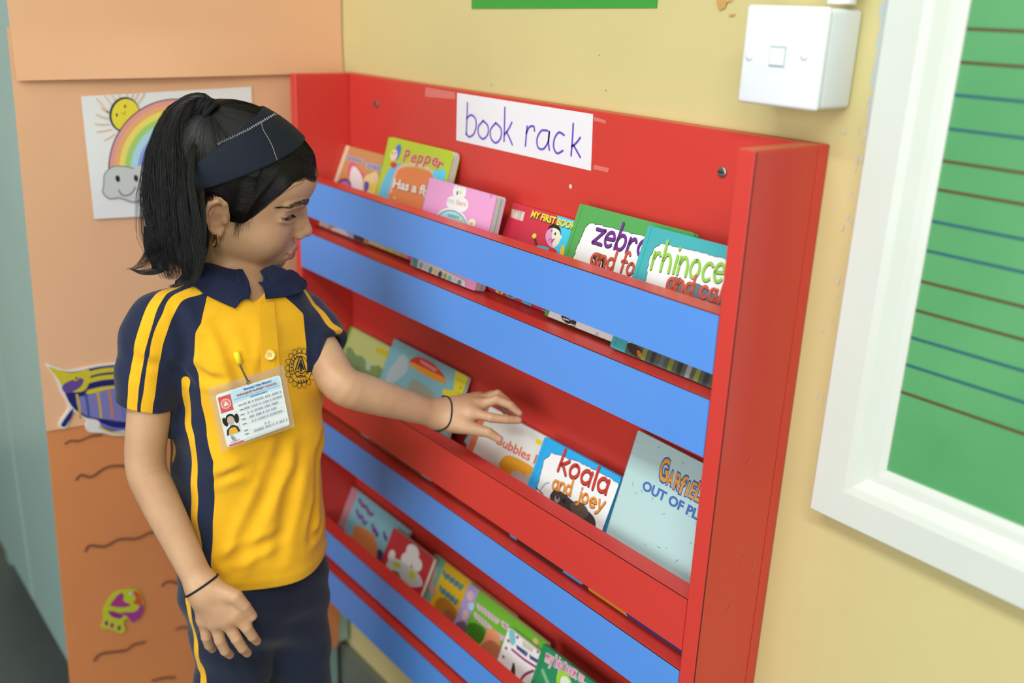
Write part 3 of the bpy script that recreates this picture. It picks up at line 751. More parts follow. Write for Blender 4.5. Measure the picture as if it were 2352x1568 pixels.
for k in range(9):
    x = 968 + k * 11; y = 600 + k * 5.0
    S.ell((x, y + 10), (5, 8), [(120, 190, 210), (206, 212, 208), (92, 150, 160), (226, 206, 150), (70, 70, 66), (150, 190, 80)][k % 6], px=True, rot=30)
S.poly([(950, 588), (962, 593), (958, 626), (946, 620)], (86, 160, 160), px=True)
# the two spine lines of the thick white edge
B.done()
zc = -0.0085
mb = MB(); p0 = S.P((B.u1 + 0.00015, B.v0 + 0.002), zc); p1 = S.P((B.u1 + 0.00015, B.v1 - 0.002), zc)
mb.tube([p0 - np.array([0.0004, 0, 0]), p1 - np.array([0.0004, 0, 0])], 0.0006, ink((110, 160, 140)), 6); mb.build('edge_line', B.root)

B = Book('red and blue cartoon book with a cream sticker, between the pink and the zebra book', (1180, 465), None, -0.0680, Z1_, 0.006, (206, 56, 78), 'paper', u1=0.603, spine=(206, 160, 150))
S = B.S
S.poly([(1281, 495), (1345, 515), (1320, 600), (1270, 580)], (70, 206, 240), px=True)
S.poly([(1176, 480), (1206, 487), (1201, 508), (1174, 499)], (222, 206, 194), px=True)
S.text('BOOK NO', (1182, 487), (1200, 491), 0.006, (110, 106, 104), px=True); S.text('15', (1186, 500), (1194, 503), 0.012, (120, 116, 112), px=True)
S.text('MY FIRST BOOK', (1219.5, 500), (1321, 530), 0.0118, (30, 30, 40), px=True, bold=0.05); S.text('MY FIRST BOOK', (1218.5, 498), (1320, 528), 0.0118, (244, 226, 70), px=True, bold=0.035)
fc = [(1255, 535), (1262, 526), (1275, 524), (1286, 532), (1288, 548), (1282, 562), (1270, 569), (1260, 562), (1254, 548)]
cpoly(S, [(1256, 536), (1262, 520), (1275, 515), (1287, 524), (1289, 546), (1284, 544), (1280, 526), (1264, 530)], (34, 34, 40))
cpoly(S, fc, (232, 238, 210)); cpoly(S, [(1255, 535), (1262, 526), (1270, 525), (1268, 545), (1270, 568), (1260, 562), (1254, 548)], (222, 158, 204)); S.ell((1288, 545), (3, 5), (232, 238, 210), px=True)
S.ell((1276, 537), (2, 4), (30, 30, 34), px=True, rot=20); S.ell((1268, 530), (2, 2.5), (140, 80, 130), px=True); S.stroke([(1260, 553), (1266, 548), (1272, 551), (1276, 548)], 0.0007, (70, 40, 60), px=True)
cpoly(S, [(1268, 551), (1274, 549), (1270, 557), (1266, 558)], (206, 70, 150))
S.stroke([(1229, 550), (1233, 562)], 0.0028, (110, 40, 44), px=True, curve=False); S.ell((1228, 542), (5, 6), (244, 226, 90), px=True)
cpoly(S, [(1232, 566), (1250, 566), (1262, 570), (1290, 580), (1300, 600), (1240, 590)], (62, 186, 220)); cpoly(S, [(1262, 570), (1280, 576), (1276, 600), (1260, 596)], (206, 50, 66))
cpoly(S, [(1290, 568), (1297, 564), (1296, 588), (1288, 584)], (236, 206, 60))
S.stroke([(1142, 668), (1155, 692)], 0.0040, (236, 206, 60), px=True, curve=False); S.stroke([(1156, 670), (1140, 694)], 0.0040, (236, 206, 60), px=True, curve=False)
S.stroke([(1165, 676), (1172, 684), (1186, 684)], 0.0022, (90, 190, 222), px=True); cpoly(S, [(1200, 690), (1222, 700), (1215, 706), (1205, 700)], (80, 200, 236))
cpoly(S, [(1210, 716), (1226, 712), (1230, 724), (1216, 730)], (230, 222, 190)); cpoly(S, [(1222, 726), (1236, 712), (1260, 718), (1252, 742), (1228, 738)], (70, 200, 240))
B.done()

def torn(S, pts, w=W_, edge=(38, 52, 46)):
    """white picture window with a ragged dark rim"""
    P = []
    rr2 = random.Random(len(pts) + int(pts[0][0]))
    for a, b_ in zip(pts, pts[1:] + pts[:1]):
        L = math.hypot(b_[0] - a[0], b_[1] - a[1]); k = max(1, int(L / 6))
        for i in range(k):
            t = i / k; P.append((a[0] + (b_[0] - a[0]) * t + rr2.uniform(-1.4, 1.4), a[1] + (b_[1] - a[1]) * t + rr2.uniform(-1.4, 1.4)))
    S.poly([(p[0] - 0.9, p[1] - 1.3) for p in P], edge, px=True); S.poly(P, w, px=True)

B = Book('green hardback titled zebra and foal, second from the right on the top shelf', (1333, 467), None, -0.0792, Z1_, 0.009, (86, 168, 90), 'hard', yt=-0.0219, u1=0.760)
S = B.S
torn(S, [(1312, 605), (1333, 552), (1345, 523), (1356, 512), (1420, 528), (1500, 548), (1560, 562), (1560, 900), (1180, 900), (1200, 790)])
S.hand('zebra', (1359, 556), (1487, 592), 0.0165, 0.0037, (112, 54, 142), px=True, wob=0.05, shadow=((0.0006, -0.001), (40, 30, 46)))
cpoly(S, [(1356, 612), (1360, 590), (1368, 580), (1382, 584), (1390, 600), (1388, 650), (1350, 650)], (90, 84, 78))
for k in range(7): S.stroke([(1358 + 4 * k, 592 + (k % 2) * 3), (1362 + 4 * k, 604), (1357 + 4 * k, 622)], 0.0014, [(26, 24, 24), W_][k % 2], px=True)
S.hand('and foal', (1354, 603), (1484, 640), 0.0120, 0.0032, (206, 92, 70), px=True, wob=0.05, shadow=((0.0005, -0.0009), (60, 30, 26)))
for (pts, w) in [([(1296, 728), (1308, 742), (1300, 758)], .007), ([(1318, 740), (1312, 756), (1302, 768)], .009), ([(1345, 770), (1350, 790), (1336, 800)], .008)]:
    S.stroke(pts, w, (92, 78, 72), px=True)
    for k in range(6):
        t = k / 5; i = 0 if t < .5 else 1; f_ = (t * 2) % 1.0001; x = pts[i][0] + (pts[i + 1][0] - pts[i][0]) * f_ if t < 1 else pts[2][0]; y = pts[i][1] + (pts[i + 1][1] - pts[i][1]) * f_ if t < 1 else pts[2][1]
        S.stroke([(x - 6, y - 2), (x + 6, y + 2)], 0.0012, W_ if k % 2 else (30, 26, 26), px=True, curve=False)
S.stroke([(1262, 716), (1256, 724)], 0.001, (60, 60, 60), px=True, curve=False)
for x, y in ((1372, 782), (1388, 780), (1400, 788), (1280, 746)): S.ell((x, y), (2, 3), (70, 110, 150) if x > 1300 else (150, 70, 60), px=True)
S.stroke([(1372, 768), (1368, 786)], 0.004, (206, 212, 210), px=True, curve=False)
S.text('3', (1410, 800), (1417, 803), 0.013, (80, 70, 110), px=True, bold=0.03)
B.done()

B = Book('teal hardback titled rhinoceros and calf, rightmost on the top shelf', (1490, 517), None, -0.0916, Z1_, 0.009, (72, 176, 182), 'hard', yt=-0.0368, u1=0.862)
S = B.S
torn(S, [(1486, 634), (1492, 596), (1504, 572), (1520, 560), (1600, 578), (1700, 604), (1700, 860), (1650, 900), (1440, 800)])
cpoly(S, [(1540, 700), (1530, 652), (1548, 636), (1562, 640), (1575, 654), (1600, 650), (1622, 662), (1660, 690), (1650, 740)], (112, 118, 128))
S.stroke([(1562, 640), (1558, 655)], 0.003, (70, 76, 84), px=True, curve=False)
S.hand('rhinoceros', (1492, 616), (1744, 668), 0.0178, 0.0034, (150, 204, 80), px=True, wob=0.05, shadow=((0.0006, -0.001), (46, 60, 56)))
S.hand('and calf', (1528, 660), (1672, 700), 0.0115, 0.0033, (206, 92, 70), px=True, wob=0.05, shadow=((0.0005, -0.0009), (60, 40, 40)))
S.poly([(1441, 788), (1452, 786), (1580, 836), (1660, 862), (1660, 920), (1540, 880), (1430, 830)], (84, 92, 76), px=True)
cpoly(S, [(1442, 790), (1460, 792), (1480, 812), (1476, 824), (1450, 812)], (58, 48, 44)); cpoly(S, [(1464, 804), (1472, 808), (1476, 820), (1466, 818)], (206, 110, 50))
for k in range(8):
    x = 1478 + k * 20; y = 806 + k * 9.0
    S.stroke([(x + 8, y - 8), (x + 2, y + 8), (x - 4, y + 30)], 0.006, [(130, 146, 62), (54, 62, 66), (96, 108, 112), (120, 138, 60), (48, 56, 58), (150, 160, 160)][k % 6], px=True)
B.done()

# ---- middle shelf
B = Book('pale green storybook with trees, leftmost on the middle shelf beside the navy sleeve', (893, 795), None, -0.079, Z2_, 0.006, (186, 200, 124), 'paper', u0=0.022, u1=0.160, spine=(70, 170, 60))
S = B.S
S.poly([(B.u0, B.v0), (B.u0 + 0.006, B.v0), (B.u0 + 0.006, B.v1), (B.u0, B.v1)], (74, 172, 62))
cpoly(S, [(795, 805), (806, 798), (818, 815), (834, 820), (850, 850), (852, 870), (800, 860)], (116, 150, 98)); cpoly(S, [(840, 845), (868, 840), (890, 860), (890, 880), (850, 870)], (122, 152, 92))
cpoly(S, [(864, 802), (872, 798), (892, 808), (888, 818), (866, 810)], (196, 186, 40)); S.poly([(842, 826), (852, 829), (850, 852), (840, 848)], (176, 196, 170), px=True)
for x in (810, 822, 870): S.stroke([(x, 840), (x + 1, 862)], 0.0025, (110, 128, 88), px=True, curve=False)
S.stroke([(B.u0 + 0.02, B.v0 + 0.012), (B.u0 + 0.12, B.v0 + 0.012)], 0.012, (150, 170, 96), curve=False)
B.done()

B = Book('light blue storybook with a red half-oval badge and a yellow corner, behind the forearm', (905, 777), (1079, 860), -0.0875, Z2_, 0.006, (122, 186, 198), 'paper')
S = B.S
cpoly(S, [(886, 880), (893, 850), (905, 836), (918, 818), (930, 814), (938, 830), (936, 850), (925, 865), (900, 880)], (172, 196, 202)); cpoly(S, [(938, 890), (950, 870), (968, 880), (984, 892), (1000, 905), (980, 915), (940, 905)], (150, 160, 146))
cpoly(S, [(943, 836), (948, 822), (966, 820), (992, 832), (1012, 852), (1022, 866), (1020, 880), (985, 862)], (206, 52, 58))
cpoly(S, [(944, 840), (946, 832), (985, 850), (1021, 868), (1020, 880), (985, 866)], (224, 150, 40)); squig(S, (968, 830), (1002, 850), 1.6, 0.004, (226, 150, 140), 5)
S.poly([(1047, 848), (1084, 862), (1080, 925), (1016, 905), (1018, 893), (1042, 897)], (224, 214, 40), px=True)
squig(S, (1050, 870), (1070, 880), 1.2, 0.0018, (176, 184, 70), 4); S.ell((1059, 891), (2.5, 5), (150, 176, 80), px=True); squig(S, (1050, 902), (1066, 908), 1.2, 0.0018, (180, 186, 70), 4)
S.stroke([(B.u0 + 0.03, B.v0 + 0.008), (B.u1 - 0.03, B.v0 + 0.008)], 0.016, (90, 90, 50), curve=False)
B.done()

B = Book('red and grey patterned comic mostly hidden under the reaching hand', (1040, 972), None, -0.0700, Z2_, 0.005, (176, 184, 186), 'paper', u0=0.364, u1=0.452)
S = B.S
for k in range(6):
    x = 1018 + k * 15; y = 1000 + k * 8
    cpoly(S, [(x, y - 10), (x + 9, y - 4), (x + 7, y + 8), (x - 2, y + 4)], [(150, 40, 44), (206, 210, 206), (120, 26, 32)][k % 3]); cpoly(S, [(x + 2, y + 10), (x + 10, y + 14), (x + 6, y + 22)], [(206, 210, 206), (150, 40, 44)][k % 2])
S.stroke([(B.u0 + 0.005, B.v0 + 0.008), (B.u1 - 0.005, B.v0 + 0.008)], 0.016, (80, 86, 120), curve=False)
B.done()

B = Book('white orange-spined book gripped by the reaching hand', (1112, 926), None, -0.0790, Z2_, 0.007, (228, 232, 226), 'paper', u1=0.622, spine=(224, 116, 84))
S = B.S
S.poly([(B.u0, B.v0), (B.u0 + 0.0135, B.v0), (B.u0 + 0.0135, B.v1), (B.u0, B.v1)], (224, 118, 84))
S.text('Bubbles Plays', (1139, 1018), (1275, 1090), 0.0175, (226, 104, 70), px=True, bold=0.02)
cpoly(S, [(1146, 1070), (1156, 1050), (1172, 1046), (1200, 1058), (1228, 1078), (1226, 1104), (1190, 1090), (1165, 1092)], (232, 168, 50))
cpoly(S, [(1172, 1094), (1180, 1082), (1194, 1082), (1204, 1092), (1216, 1088), (1226, 1100), (1222, 1130), (1180, 1110)], (206, 190, 186))
S.poly([(1232, 1007), (1246, 1013), (1243, 1023), (1230, 1018)], (232, 220, 40), px=True)
S.stroke([(B.u0 + 0.03, B.v0 + 0.006), (B.u1 - 0.005, B.v0 + 0.006)], 0.014, (120, 96, 60), curve=False)
B.done()

B = Book('bright blue hardback titled koala and joey, in front of the white book', (1252, 1002), (1432, 1085), -0.0902, Z2_, 0.009, (46, 170, 232), 'hard', yt=-0.0272)
S = B.S
torn(S, [(1232, 1130), (1238, 1105), (1250, 1058), (1268, 1040), (1330, 1062), (1400, 1096), (1420, 1110), (1424, 1150), (1400, 1320), (1200, 1250)], edge=(30, 44, 60))
cpoly(S, [(1266, 1150), (1268, 1130), (1280, 1124), (1300, 1136), (1318, 1152), (1340, 1164), (1366, 1190), (1362, 1215), (1310, 1190)], (66, 66, 66))
cpoly(S, [(1310, 1160), (1326, 1150), (1345, 1162), (1352, 1180), (1340, 1190), (1320, 1182)], (96, 88, 76)); S.ell((1280, 1146), (7, 9), (150, 150, 146), px=True); S.ell((1281, 1142), (3, 4), (24, 24, 24), px=True); S.ell((1296, 1150), (4, 6), (40, 40, 40), px=True)
S.hand('koala', (1279, 1078), (1396, 1137), 0.0160, 0.0042, (196, 62, 54), px=True, wob=0.06, shadow=((0.0006, -0.0012), (54, 34, 34)))
S.hand('and', (1267, 1119), (1313, 1138), 0.0108, 0.0032, (226, 146, 60), px=True, wob=0.06, shadow=((0.0005, -0.0009), (60, 40, 30))); S.hand('joey', (1326, 1146), (1386, 1174), 0.0108, 0.0032, (226, 146, 60), px=True, wob=0.06, shadow=((0.0005, -0.0009), (60, 40, 30)))
S.stroke([(1240, 1128), (1252, 1112), (1262, 1108)], 0.002, (140, 190, 206), px=True); S.stroke([(1232, 1120), (1248, 1134)], 0.0016, (120, 50, 50), px=True, curve=False)
S.stroke([(B.u0 + 0.02, B.v0 + 0.008), (B.u0 + 0.10, B.v0 + 0.008)], 0.018, (38, 38, 36), curve=False)
B.done()

def gdip(u):
    return 0.0035 * max(0.0, min(1.0, (u - 0.74) / 0.03))
B = Book('tall worn pale blue comic book with orange and blue lettering, rightmost on the middle shelf', (1465, 987), None, -0.0890, Z2_, 0.008, (182, 216, 216), 'paper', u1=0.860, rnd=0.003, top_dip=gdip)
S = B.S
gl = [('G', (1511, 1100), (1532, 1107), .036), ('A', (1531, 1111), (1544, 1117), .024), ('R', (1545, 1120), (1560, 1127), .026), ('f', (1558, 1130), (1570, 1136), .029), ('i', (1572, 1136), (1578, 1139), .025), ('E', (1580, 1138), (1592, 1145), .025), ('L', (1594, 1146), (1606, 1152), .029), ('D', (1608, 1152), (1624, 1160), .029)]
for ch, p0, p1, sz in gl: S.text(ch, p0, p1, sz, (66, 104, 180), px=True, bold=0.085)
for ch, p0, p1, sz in gl: S.text(ch, p0, p1, sz, (238, 162, 52), px=True, bold=0.02)
S.text('OUT OF PLACE', (1474, 1122), (1652, 1222), 0.0155, (72, 112, 186), px=True, bold=0.03)
rr3 = random.Random(11)
for k in range(40):
    x, y = rr3.uniform(1440, 1600), rr3.uniform(1010, 1300); a = rr3.uniform(-0.6, 1.6); L = rr3.uniform(2, 12)
    S.stroke([(x, y), (x + L * math.cos(a), y + L * math.sin(a))], 0.00035, [(232, 238, 238), (120, 140, 144)][k % 2], px=True, curve=False, keep=True)
S.stroke([(B.u0 + 0.006, B.v0 + 0.008), (B.u0 + 0.06, B.v0 + 0.008)], 0.016, (214, 150, 40), curve=False); S.stroke([(B.u0 + 0.07, B.v0 + 0.008), (B.u1 - 0.008, B.v0 + 0.008)], 0.016, (60, 56, 120), curve=False)
B.done()

# ---- bottom shelf
B = Book('light blue storybook with purple lettering and a pink spine, leftmost on the bottom shelf', (808, 1115), (942, 1216), -0.0735, Z3_, 0.007, (122, 182, 196), 'paper', u0=0.0200, spine=(186, 130, 140))
S = B.S
S.poly([(B.u0, B.v0), (B.u0 + 0.022, B.v0), (B.u0 + 0.022, B.v1), (B.u0, B.v1)], (186, 132, 142))
S.poly([(B.u0, B.v0), (B.u0 + 0.026, B.v0), (B.u0 + 0.026, B.v0 + 0.042), (B.u0, B.v0 + 0.042)], (76, 68, 84))
squig(S, (826, 1150), (856, 1184), 3, 0.007, (124, 78, 134), 2); squig(S, (820, 1176), (842, 1204), 4, 0.007, (118, 84, 146), 2); squig(S, (856, 1210), (868, 1230), 4, 0.007, (120, 74, 134), 2); squig(S, (882, 1226), (888, 1240), 3, 0.006, (110, 84, 140), 2)
cpoly(S, [(810, 1225), (818, 1206), (835, 1212), (856, 1226), (866, 1250), (870, 1280), (840, 1270), (815, 1250)], (204, 132, 74)); cpoly(S, [(868, 1262), (880, 1268), (876, 1295), (866, 1290)], (52, 58, 96))
B.done()
B = Book('red storybook with a white cloud badge on the bottom shelf', (904, 1211), (991, 1270), -0.0835, Z3_, 0.008, (184, 52, 60), 'paper', yt=-0.0292, u1=0.3005)
S = B.S
for c_, r_ in (((948, 1268), (18, 20)), ((934, 1286), (15, 20)), ((958, 1296), (14, 18)), ((900, 1276), (9, 16))): S.ell(c_, r_, (222, 226, 222), px=True)
cpoly(S, [(890, 1290), (910, 1282), (940, 1300), (962, 1318), (970, 1345), (930, 1345), (890, 1320)], (196, 206, 206)); cpoly(S, [(903, 1290), (918, 1292), (922, 1302), (908, 1302)], (178, 196, 60)); cpoly(S, [(940, 1312), (952, 1310), (956, 1326), (942, 1328)], (190, 206, 70)); cpoly(S, [(900, 1310), (916, 1314), (920, 1335), (902, 1330)], (130, 112, 60))
B.done()
B = Book('yellow storybook with a teal spine and teal lettering, in the middle of the bottom shelf', (998, 1270), (1079, 1330), -0.0715, Z3_, 0.007, (216, 178, 34), 'paper', u1=0.492, spine=(98, 160, 140))
S = B.S
S.poly([(B.u0, B.v0), (B.u0 + 0.032, B.v0), (B.u0 + 0.032, B.v1), (B.u0, B.v1)], (104, 164, 142))
squig(S, (1000, 1295), (994, 1322), 0.5, 0.012, (196, 164, 148), 3); squig(S, (988, 1330), (994, 1360), 0.5, 0.013, (190, 150, 146), 3)
squig(S, (1020, 1318), (1062, 1350), 4, 0.0075, (92, 140, 132), 4); squig(S, (1012, 1352), (1050, 1384), 4, 0.0075, (92, 140, 132), 4)
cpoly(S, [(1000, 1385), (1020, 1372), (1050, 1405), (1040, 1450), (1005, 1430)], (176, 120, 40)); cpoly(S, [(1018, 1408), (1032, 1400), (1048, 1420), (1040, 1450), (1015, 1440)], (150, 96, 60))
B.done()
B = Book('green storybook with a lilac spine and pale lettering, right of the yellow one', (1078, 1337), (1262, 1470), -0.0800, Z3_, 0.007, (108, 176, 52), 'paper', yt=-0.0255, spine=(160, 146, 196))
S = B.S
S.poly([(B.u0, B.v0), (B.u0 + 0.026, B.v0), (B.u0 + 0.026, B.v1), (B.u0, B.v1)], (166, 150, 200))
S.ell((1080, 1368), (9, 13), (206, 178, 176), px=True); cpoly(S, [(1078, 1384), (1090, 1386), (1086, 1402), (1076, 1396)], (176, 202, 222)); S.ell((1068, 1412), (8, 14), (206, 178, 184), px=True); cpoly(S, [(1048, 1430), (1070, 1430), (1068, 1470), (1044, 1450)], (104, 84, 104))
squig(S, (1098, 1392), (1145, 1428), 3, 0.0058, (208, 186, 194), 6); squig(S, (1155, 1432), (1166, 1440), 3, 0.0058, (208, 186, 194), 2); squig(S, (1092, 1412), (1128, 1444), 3, 0.0058, (208, 186, 194), 5); squig(S, (1134, 1452), (1156, 1466), 3, 0.0058, (208, 186, 194), 3)
cpoly(S, [(1072, 1440), (1090, 1430), (1114, 1446), (1110, 1470), (1085, 1480)], (62, 120, 34)); cpoly(S, [(1112, 1466), (1122, 1444), (1140, 1448), (1150, 1480), (1130, 1510), (1105, 1490)], (222, 150, 104)); cpoly(S, [(1104, 1484), (1130, 1470), (1160, 1500), (1140, 1530), (1110, 1510)], (180, 110, 74))
S.ell((1231, 1472), (8, 8), (210, 176, 120), px=True)
B.done()
B = Book('white picture book with a magenta rule and a dark tree', (1168, 1440), None, -0.0858, Z3_, 0.0045, (226, 228, 228), 'paper', yt=-0.0422, u1=0.5825)
S = B.S
cpoly(S, [(1170, 1448), (1178, 1446), (1184, 1462), (1182, 1480), (1172, 1476)], (116, 192, 196)); S.poly([(1201, 1470), (1226, 1488), (1222, 1498), (1200, 1484)], (196, 196, 176), px=True)
S.stroke([(1176, 1491), (1204, 1514), (1232, 1532)], 0.0032, (164, 40, 106), px=True, curve=False)
squig(S, (1188, 1486), (1210, 1504), 2.4, 0.0034, (72, 82, 130), 4); squig(S, (1218, 1508), (1234, 1518), 2.4, 0.0034, (72, 82, 130), 3)
S.stroke([(1187, 1482), (1212, 1499)], 0.0016, (60, 70, 120), px=True, curve=False)
for x, y in ((1189, 1463), (1168, 1471), (1163, 1488), (1157, 1508), (1151, 1526), (1236, 1496)): S.ell((x, y), (3.5, 4), (170, 70, 80), px=True)
cpoly(S, [(1180, 1520), (1184, 1538), (1182, 1568), (1168, 1560), (1174, 1540)], (60, 54, 46)); S.stroke([(1190, 1572), (1205, 1550), (1225, 1540)], 0.0040, (150, 60, 96), px=True)
B.done()
B = Book('dark green hardback titled my big book of, rightmost on the bottom shelf', (1248, 1477), None, -0.0900, Z3_, 0.006, (44, 138, 90), 'hard', yt=-0.0445, u1=0.755)
S = B.S
S.hand('my big book of...', (1252, 1517), (1350, 1573), 0.0100, 0.0034, (226, 214, 220), px=True); S.hand('my big book of...', (1252, 1517), (1350, 1573), 0.0100, 0.0014, (206, 110, 150), px=True)
S.ell((1296, 1568), (24, 26), (150, 204, 60), px=True, rot=-30); S.ell((1300, 1572), (17, 18), (214, 230, 214), px=True, rot=-30)
S.stroke([(1247, 1540), (1252, 1552), (1260, 1572)], 0.006, (120, 180, 140), px=True)
B.done()
# ------------------------------------------------------------------ implicit surfaces -> one continuous mesh
def f3(a): return np.asarray(a, np.float64)
def cone(p, a, b, ra, rb):
    a, b = f3(a), f3(b); ab = b - a
    t = np.clip(((p - a) @ ab) / (ab @ ab), 0, 1)
    d = p - a - t[:, None] * ab
    return np.sqrt((d * d).sum(1)) - (ra + (rb - ra) * t)
def chain(p, pts, rs, k=0.0):
    d = None
    for i in range(len(pts) - 1):
        e = cone(p, pts[i], pts[i + 1], rs[i], rs[i + 1])
        d = e if d is None else (smin(d, e, k) if k else np.minimum(d, e))
    return d
def ellip(p, c, r, Rm=None):
    q = p - f3(c)
    if Rm is not None: q = q @ Rm
    r = f3(r)
    k0 = np.sqrt(((q / r) ** 2).sum(1)); k1 = np.sqrt(((q / (r * r)) ** 2).sum(1)) + 1e-9
    return k0 * (k0 - 1) / k1
def smin(a, b, k):
    h = np.maximum(k - np.abs(a - b), 0) / k
    return np.minimum(a, b) - h * h * k * 0.25
def smax(a, b, k): return -smin(-a, -b, k)
def region(p, lo, hi, fn, base):
    """evaluate fn only inside a box; elsewhere keep a safe distance"""
    lo, hi = f3(lo), f3(hi)
    q = np.maximum(np.maximum(lo - p, p - hi), 0)
    dist = np.sqrt((q * q).sum(1))
    m = dist <= 0
    out = dist + base
    if m.any(): out[m] = fn(p[m])
    return out
def surface(fn, lo, hi, h, B=8, proj=2):
    lo, hi = f3(lo), f3(hi); H = B * h
    nb = np.ceil((hi - lo) / H).astype(int)
    I = np.stack(np.meshgrid(*[np.arange(n) for n in nb], indexing='ij'), -1).reshape(-1, 3)
    f = fn(lo + (I + 0.5) * H)
    I = I[np.abs(f) < H * 1.15]
    o = np.stack(np.meshgrid(*[np.arange(B + 1)] * 3, indexing='ij'), -1).reshape(-1, 3)
    keys = []; pos = []; cor = []
    dims = nb * B + 2
    cs = np.array([(i, j, k) for i in (0, 1) for j in (0, 1) for k in (0, 1)])
    ed = [(a, b) for a in range(8) for b in range(a + 1, 8) if np.abs(cs[a] - cs[b]).sum() == 1]
    for s in range(0, len(I), 200):
        Ib = I[s:s + 200]
        g = Ib[:, None, :] * B + o[None]
        val = fn((lo + g.reshape(-1, 3) * h)).reshape(len(Ib), B + 1, B + 1, B + 1)
        cv = np.stack([val[:, c[0]:c[0] + B, c[1]:c[1] + B, c[2]:c[2] + B] for c in cs], -1)
        neg = cv < 0
        act = neg.any(-1) & ~neg.all(-1)
        w = np.argwhere(act)
        if not len(w): continue
        cvv = cv[act]; gi = Ib[w[:, 0]] * B + w[:, 1:]
        acc = np.zeros((len(w), 3)); cnt = np.zeros(len(w))
        for a, b in ed:
            fa, fb = cvv[:, a], cvv[:, b]; m = (fa < 0) != (fb < 0)
            t = np.where(m, fa / (fa - fb + 1e-30), 0)
            acc += np.where(m[:, None], cs[a] + t[:, None] * (cs[b] - cs[a]), 0); cnt += m
        keys.append((gi[:, 0] * dims[1] + gi[:, 1]) * dims[2] + gi[:, 2])
        pos.append(lo + (gi + acc / cnt[:, None]) * h); cor.append(cvv < 0)
    keys = np.concatenate(keys); pos = np.concatenate(pos); cor = np.concatenate(cor)
    od = np.argsort(keys); keys, pos, cor = keys[od], pos[od], cor[od]
    st = np.array([dims[1] * dims[2], dims[2], 1])
    F = []
    for ax in range(3):
        c1 = [0, 0, 0]; c1[ax] = 1; i1 = c1[0] * 4 + c1[1] * 2 + c1[2]
        m = np.nonzero(cor[:, 0] != cor[:, i1])[0]
        b, c = [(1, 2), (2, 0), (0, 1)][ax]
        k = keys[m]
        ks = [k, k - st[b], k - st[b] - st[c], k - st[c]]
        ids = []; ok = np.ones(len(m), bool)
        for kk in ks:
            j = np.searchsorted(keys, kk); j = np.minimum(j, len(keys) - 1); ok &= keys[j] == kk; ids.append(j)
        q = np.stack(ids, 1)[ok]; inn = cor[m, 0][ok]
        q = np.where(inn[:, None], q, q[:, ::-1])
        F.append(q)
    F = np.concatenate(F)
    e = h * 0.25
    for _ in range(proj):
        fv = fn(pos)
        g = np.stack([(fn(pos + d_) - fn(pos - d_)) / (2 * e) for d_ in np.eye(3) * e], 1)
        n2 = (g * g).sum(1) + 1e-9
        step = -(fv / n2)[:, None] * g
        L = np.sqrt((step * step).sum(1)); step *= np.minimum(1, h * 0.6 / (L + 1e-12))[:, None]
        pos = pos + step
    return pos, F
def fast_mesh(name, V, F, mats, parent, attrs=None, smooth=True, loc=None):
    off = WLOC[parent.name] if parent is not None else f3(loc)
    me = bpy.data.meshes.new(name)
    V = np.asarray(V, np.float64) - off
    n, k = F.shape
    me.vertices.add(len(V)); me.vertices.foreach_set('co', V.astype(np.float32).ravel())
    me.loops.add(n * k); me.loops.foreach_set('vertex_index', F.astype(np.int32).ravel())
    me.polygons.add(n); me.polygons.foreach_set('loop_start', np.arange(0, n * k, k, dtype=np.int32))
    me.polygons.foreach_set('loop_total', np.full(n, k, np.int32))
    me.polygons.foreach_set('use_smooth', np.ones(n, bool) if smooth else np.zeros(n, bool))
    for a, v in (attrs or {}).items():
        at_ = me.attributes.new(a, 'FLOAT', 'POINT'); at_.data.foreach_set('value', np.asarray(v, np.float32))
    me.update(calc_edges=True); me.validate()
    for m in (mats if isinstance(mats, (list, tuple)) else [mats]): me.materials.append(m)
    o = bpy.data.objects.new(name, me); COL.objects.link(o)
    if parent is not None: o.parent = parent
    else: o.location = off
    WLOC[o.name] = off
    return o
def hit(fn, x, y, t0=0.7, t1=1.7):
    """where the sight line through a pixel first meets the surface fn"""
    r = ray(x, y); L = np.linalg.norm(r); t = t0
    for _ in range(120):
        p = CAM + r * t; d = float(fn(p[None])[0])
        if d < 2e-5: return p
        t += max(d, 2e-5) * 0.8 / L
        if t > t1: return None
    return p
def hitv(fn, pts, t0=0.7, t1=1.75):
    """hit() for many pixels at once: points and a found-mask"""
    pts = np.asarray(pts, float)
    D = np.stack([(pts[:, 0] - 1176.0) / F_PX, -(pts[:, 1] - 784.0) / F_PX, -np.ones(len(pts))], 1) @ CM.T
    L = np.linalg.norm(D, axis=1); t = np.full(len(pts), t0); ok = np.zeros(len(pts), bool); live = np.ones(len(pts), bool)
    for _ in range(140):
        if not live.any(): break
        d = fn(CAM + D[live] * t[live, None])
        idx = np.nonzero(live)[0]; done = d < 3e-5; ok[idx[done]] = True
        t[idx] += np.where(done, 0, np.maximum(d, 3e-5) * 0.8 / L[idx])
        live[idx[done]] = False; live[t > t1] = False
    return CAM + D * t[:, None], ok
def gradv(fn, P, e=0.0008):
    g = np.stack([fn(P + d) - fn(P - d) for d in np.eye(3) * e], 1); return g / (np.linalg.norm(g, axis=1, keepdims=True) + 1e-12)
def grad(fn, p, e=0.0008):
    g = np.array([float(fn((p + d)[None])[0] - fn((p - d)[None])[0]) for d in np.eye(3) * e]); return g / (np.linalg.norm(g) + 1e-12)
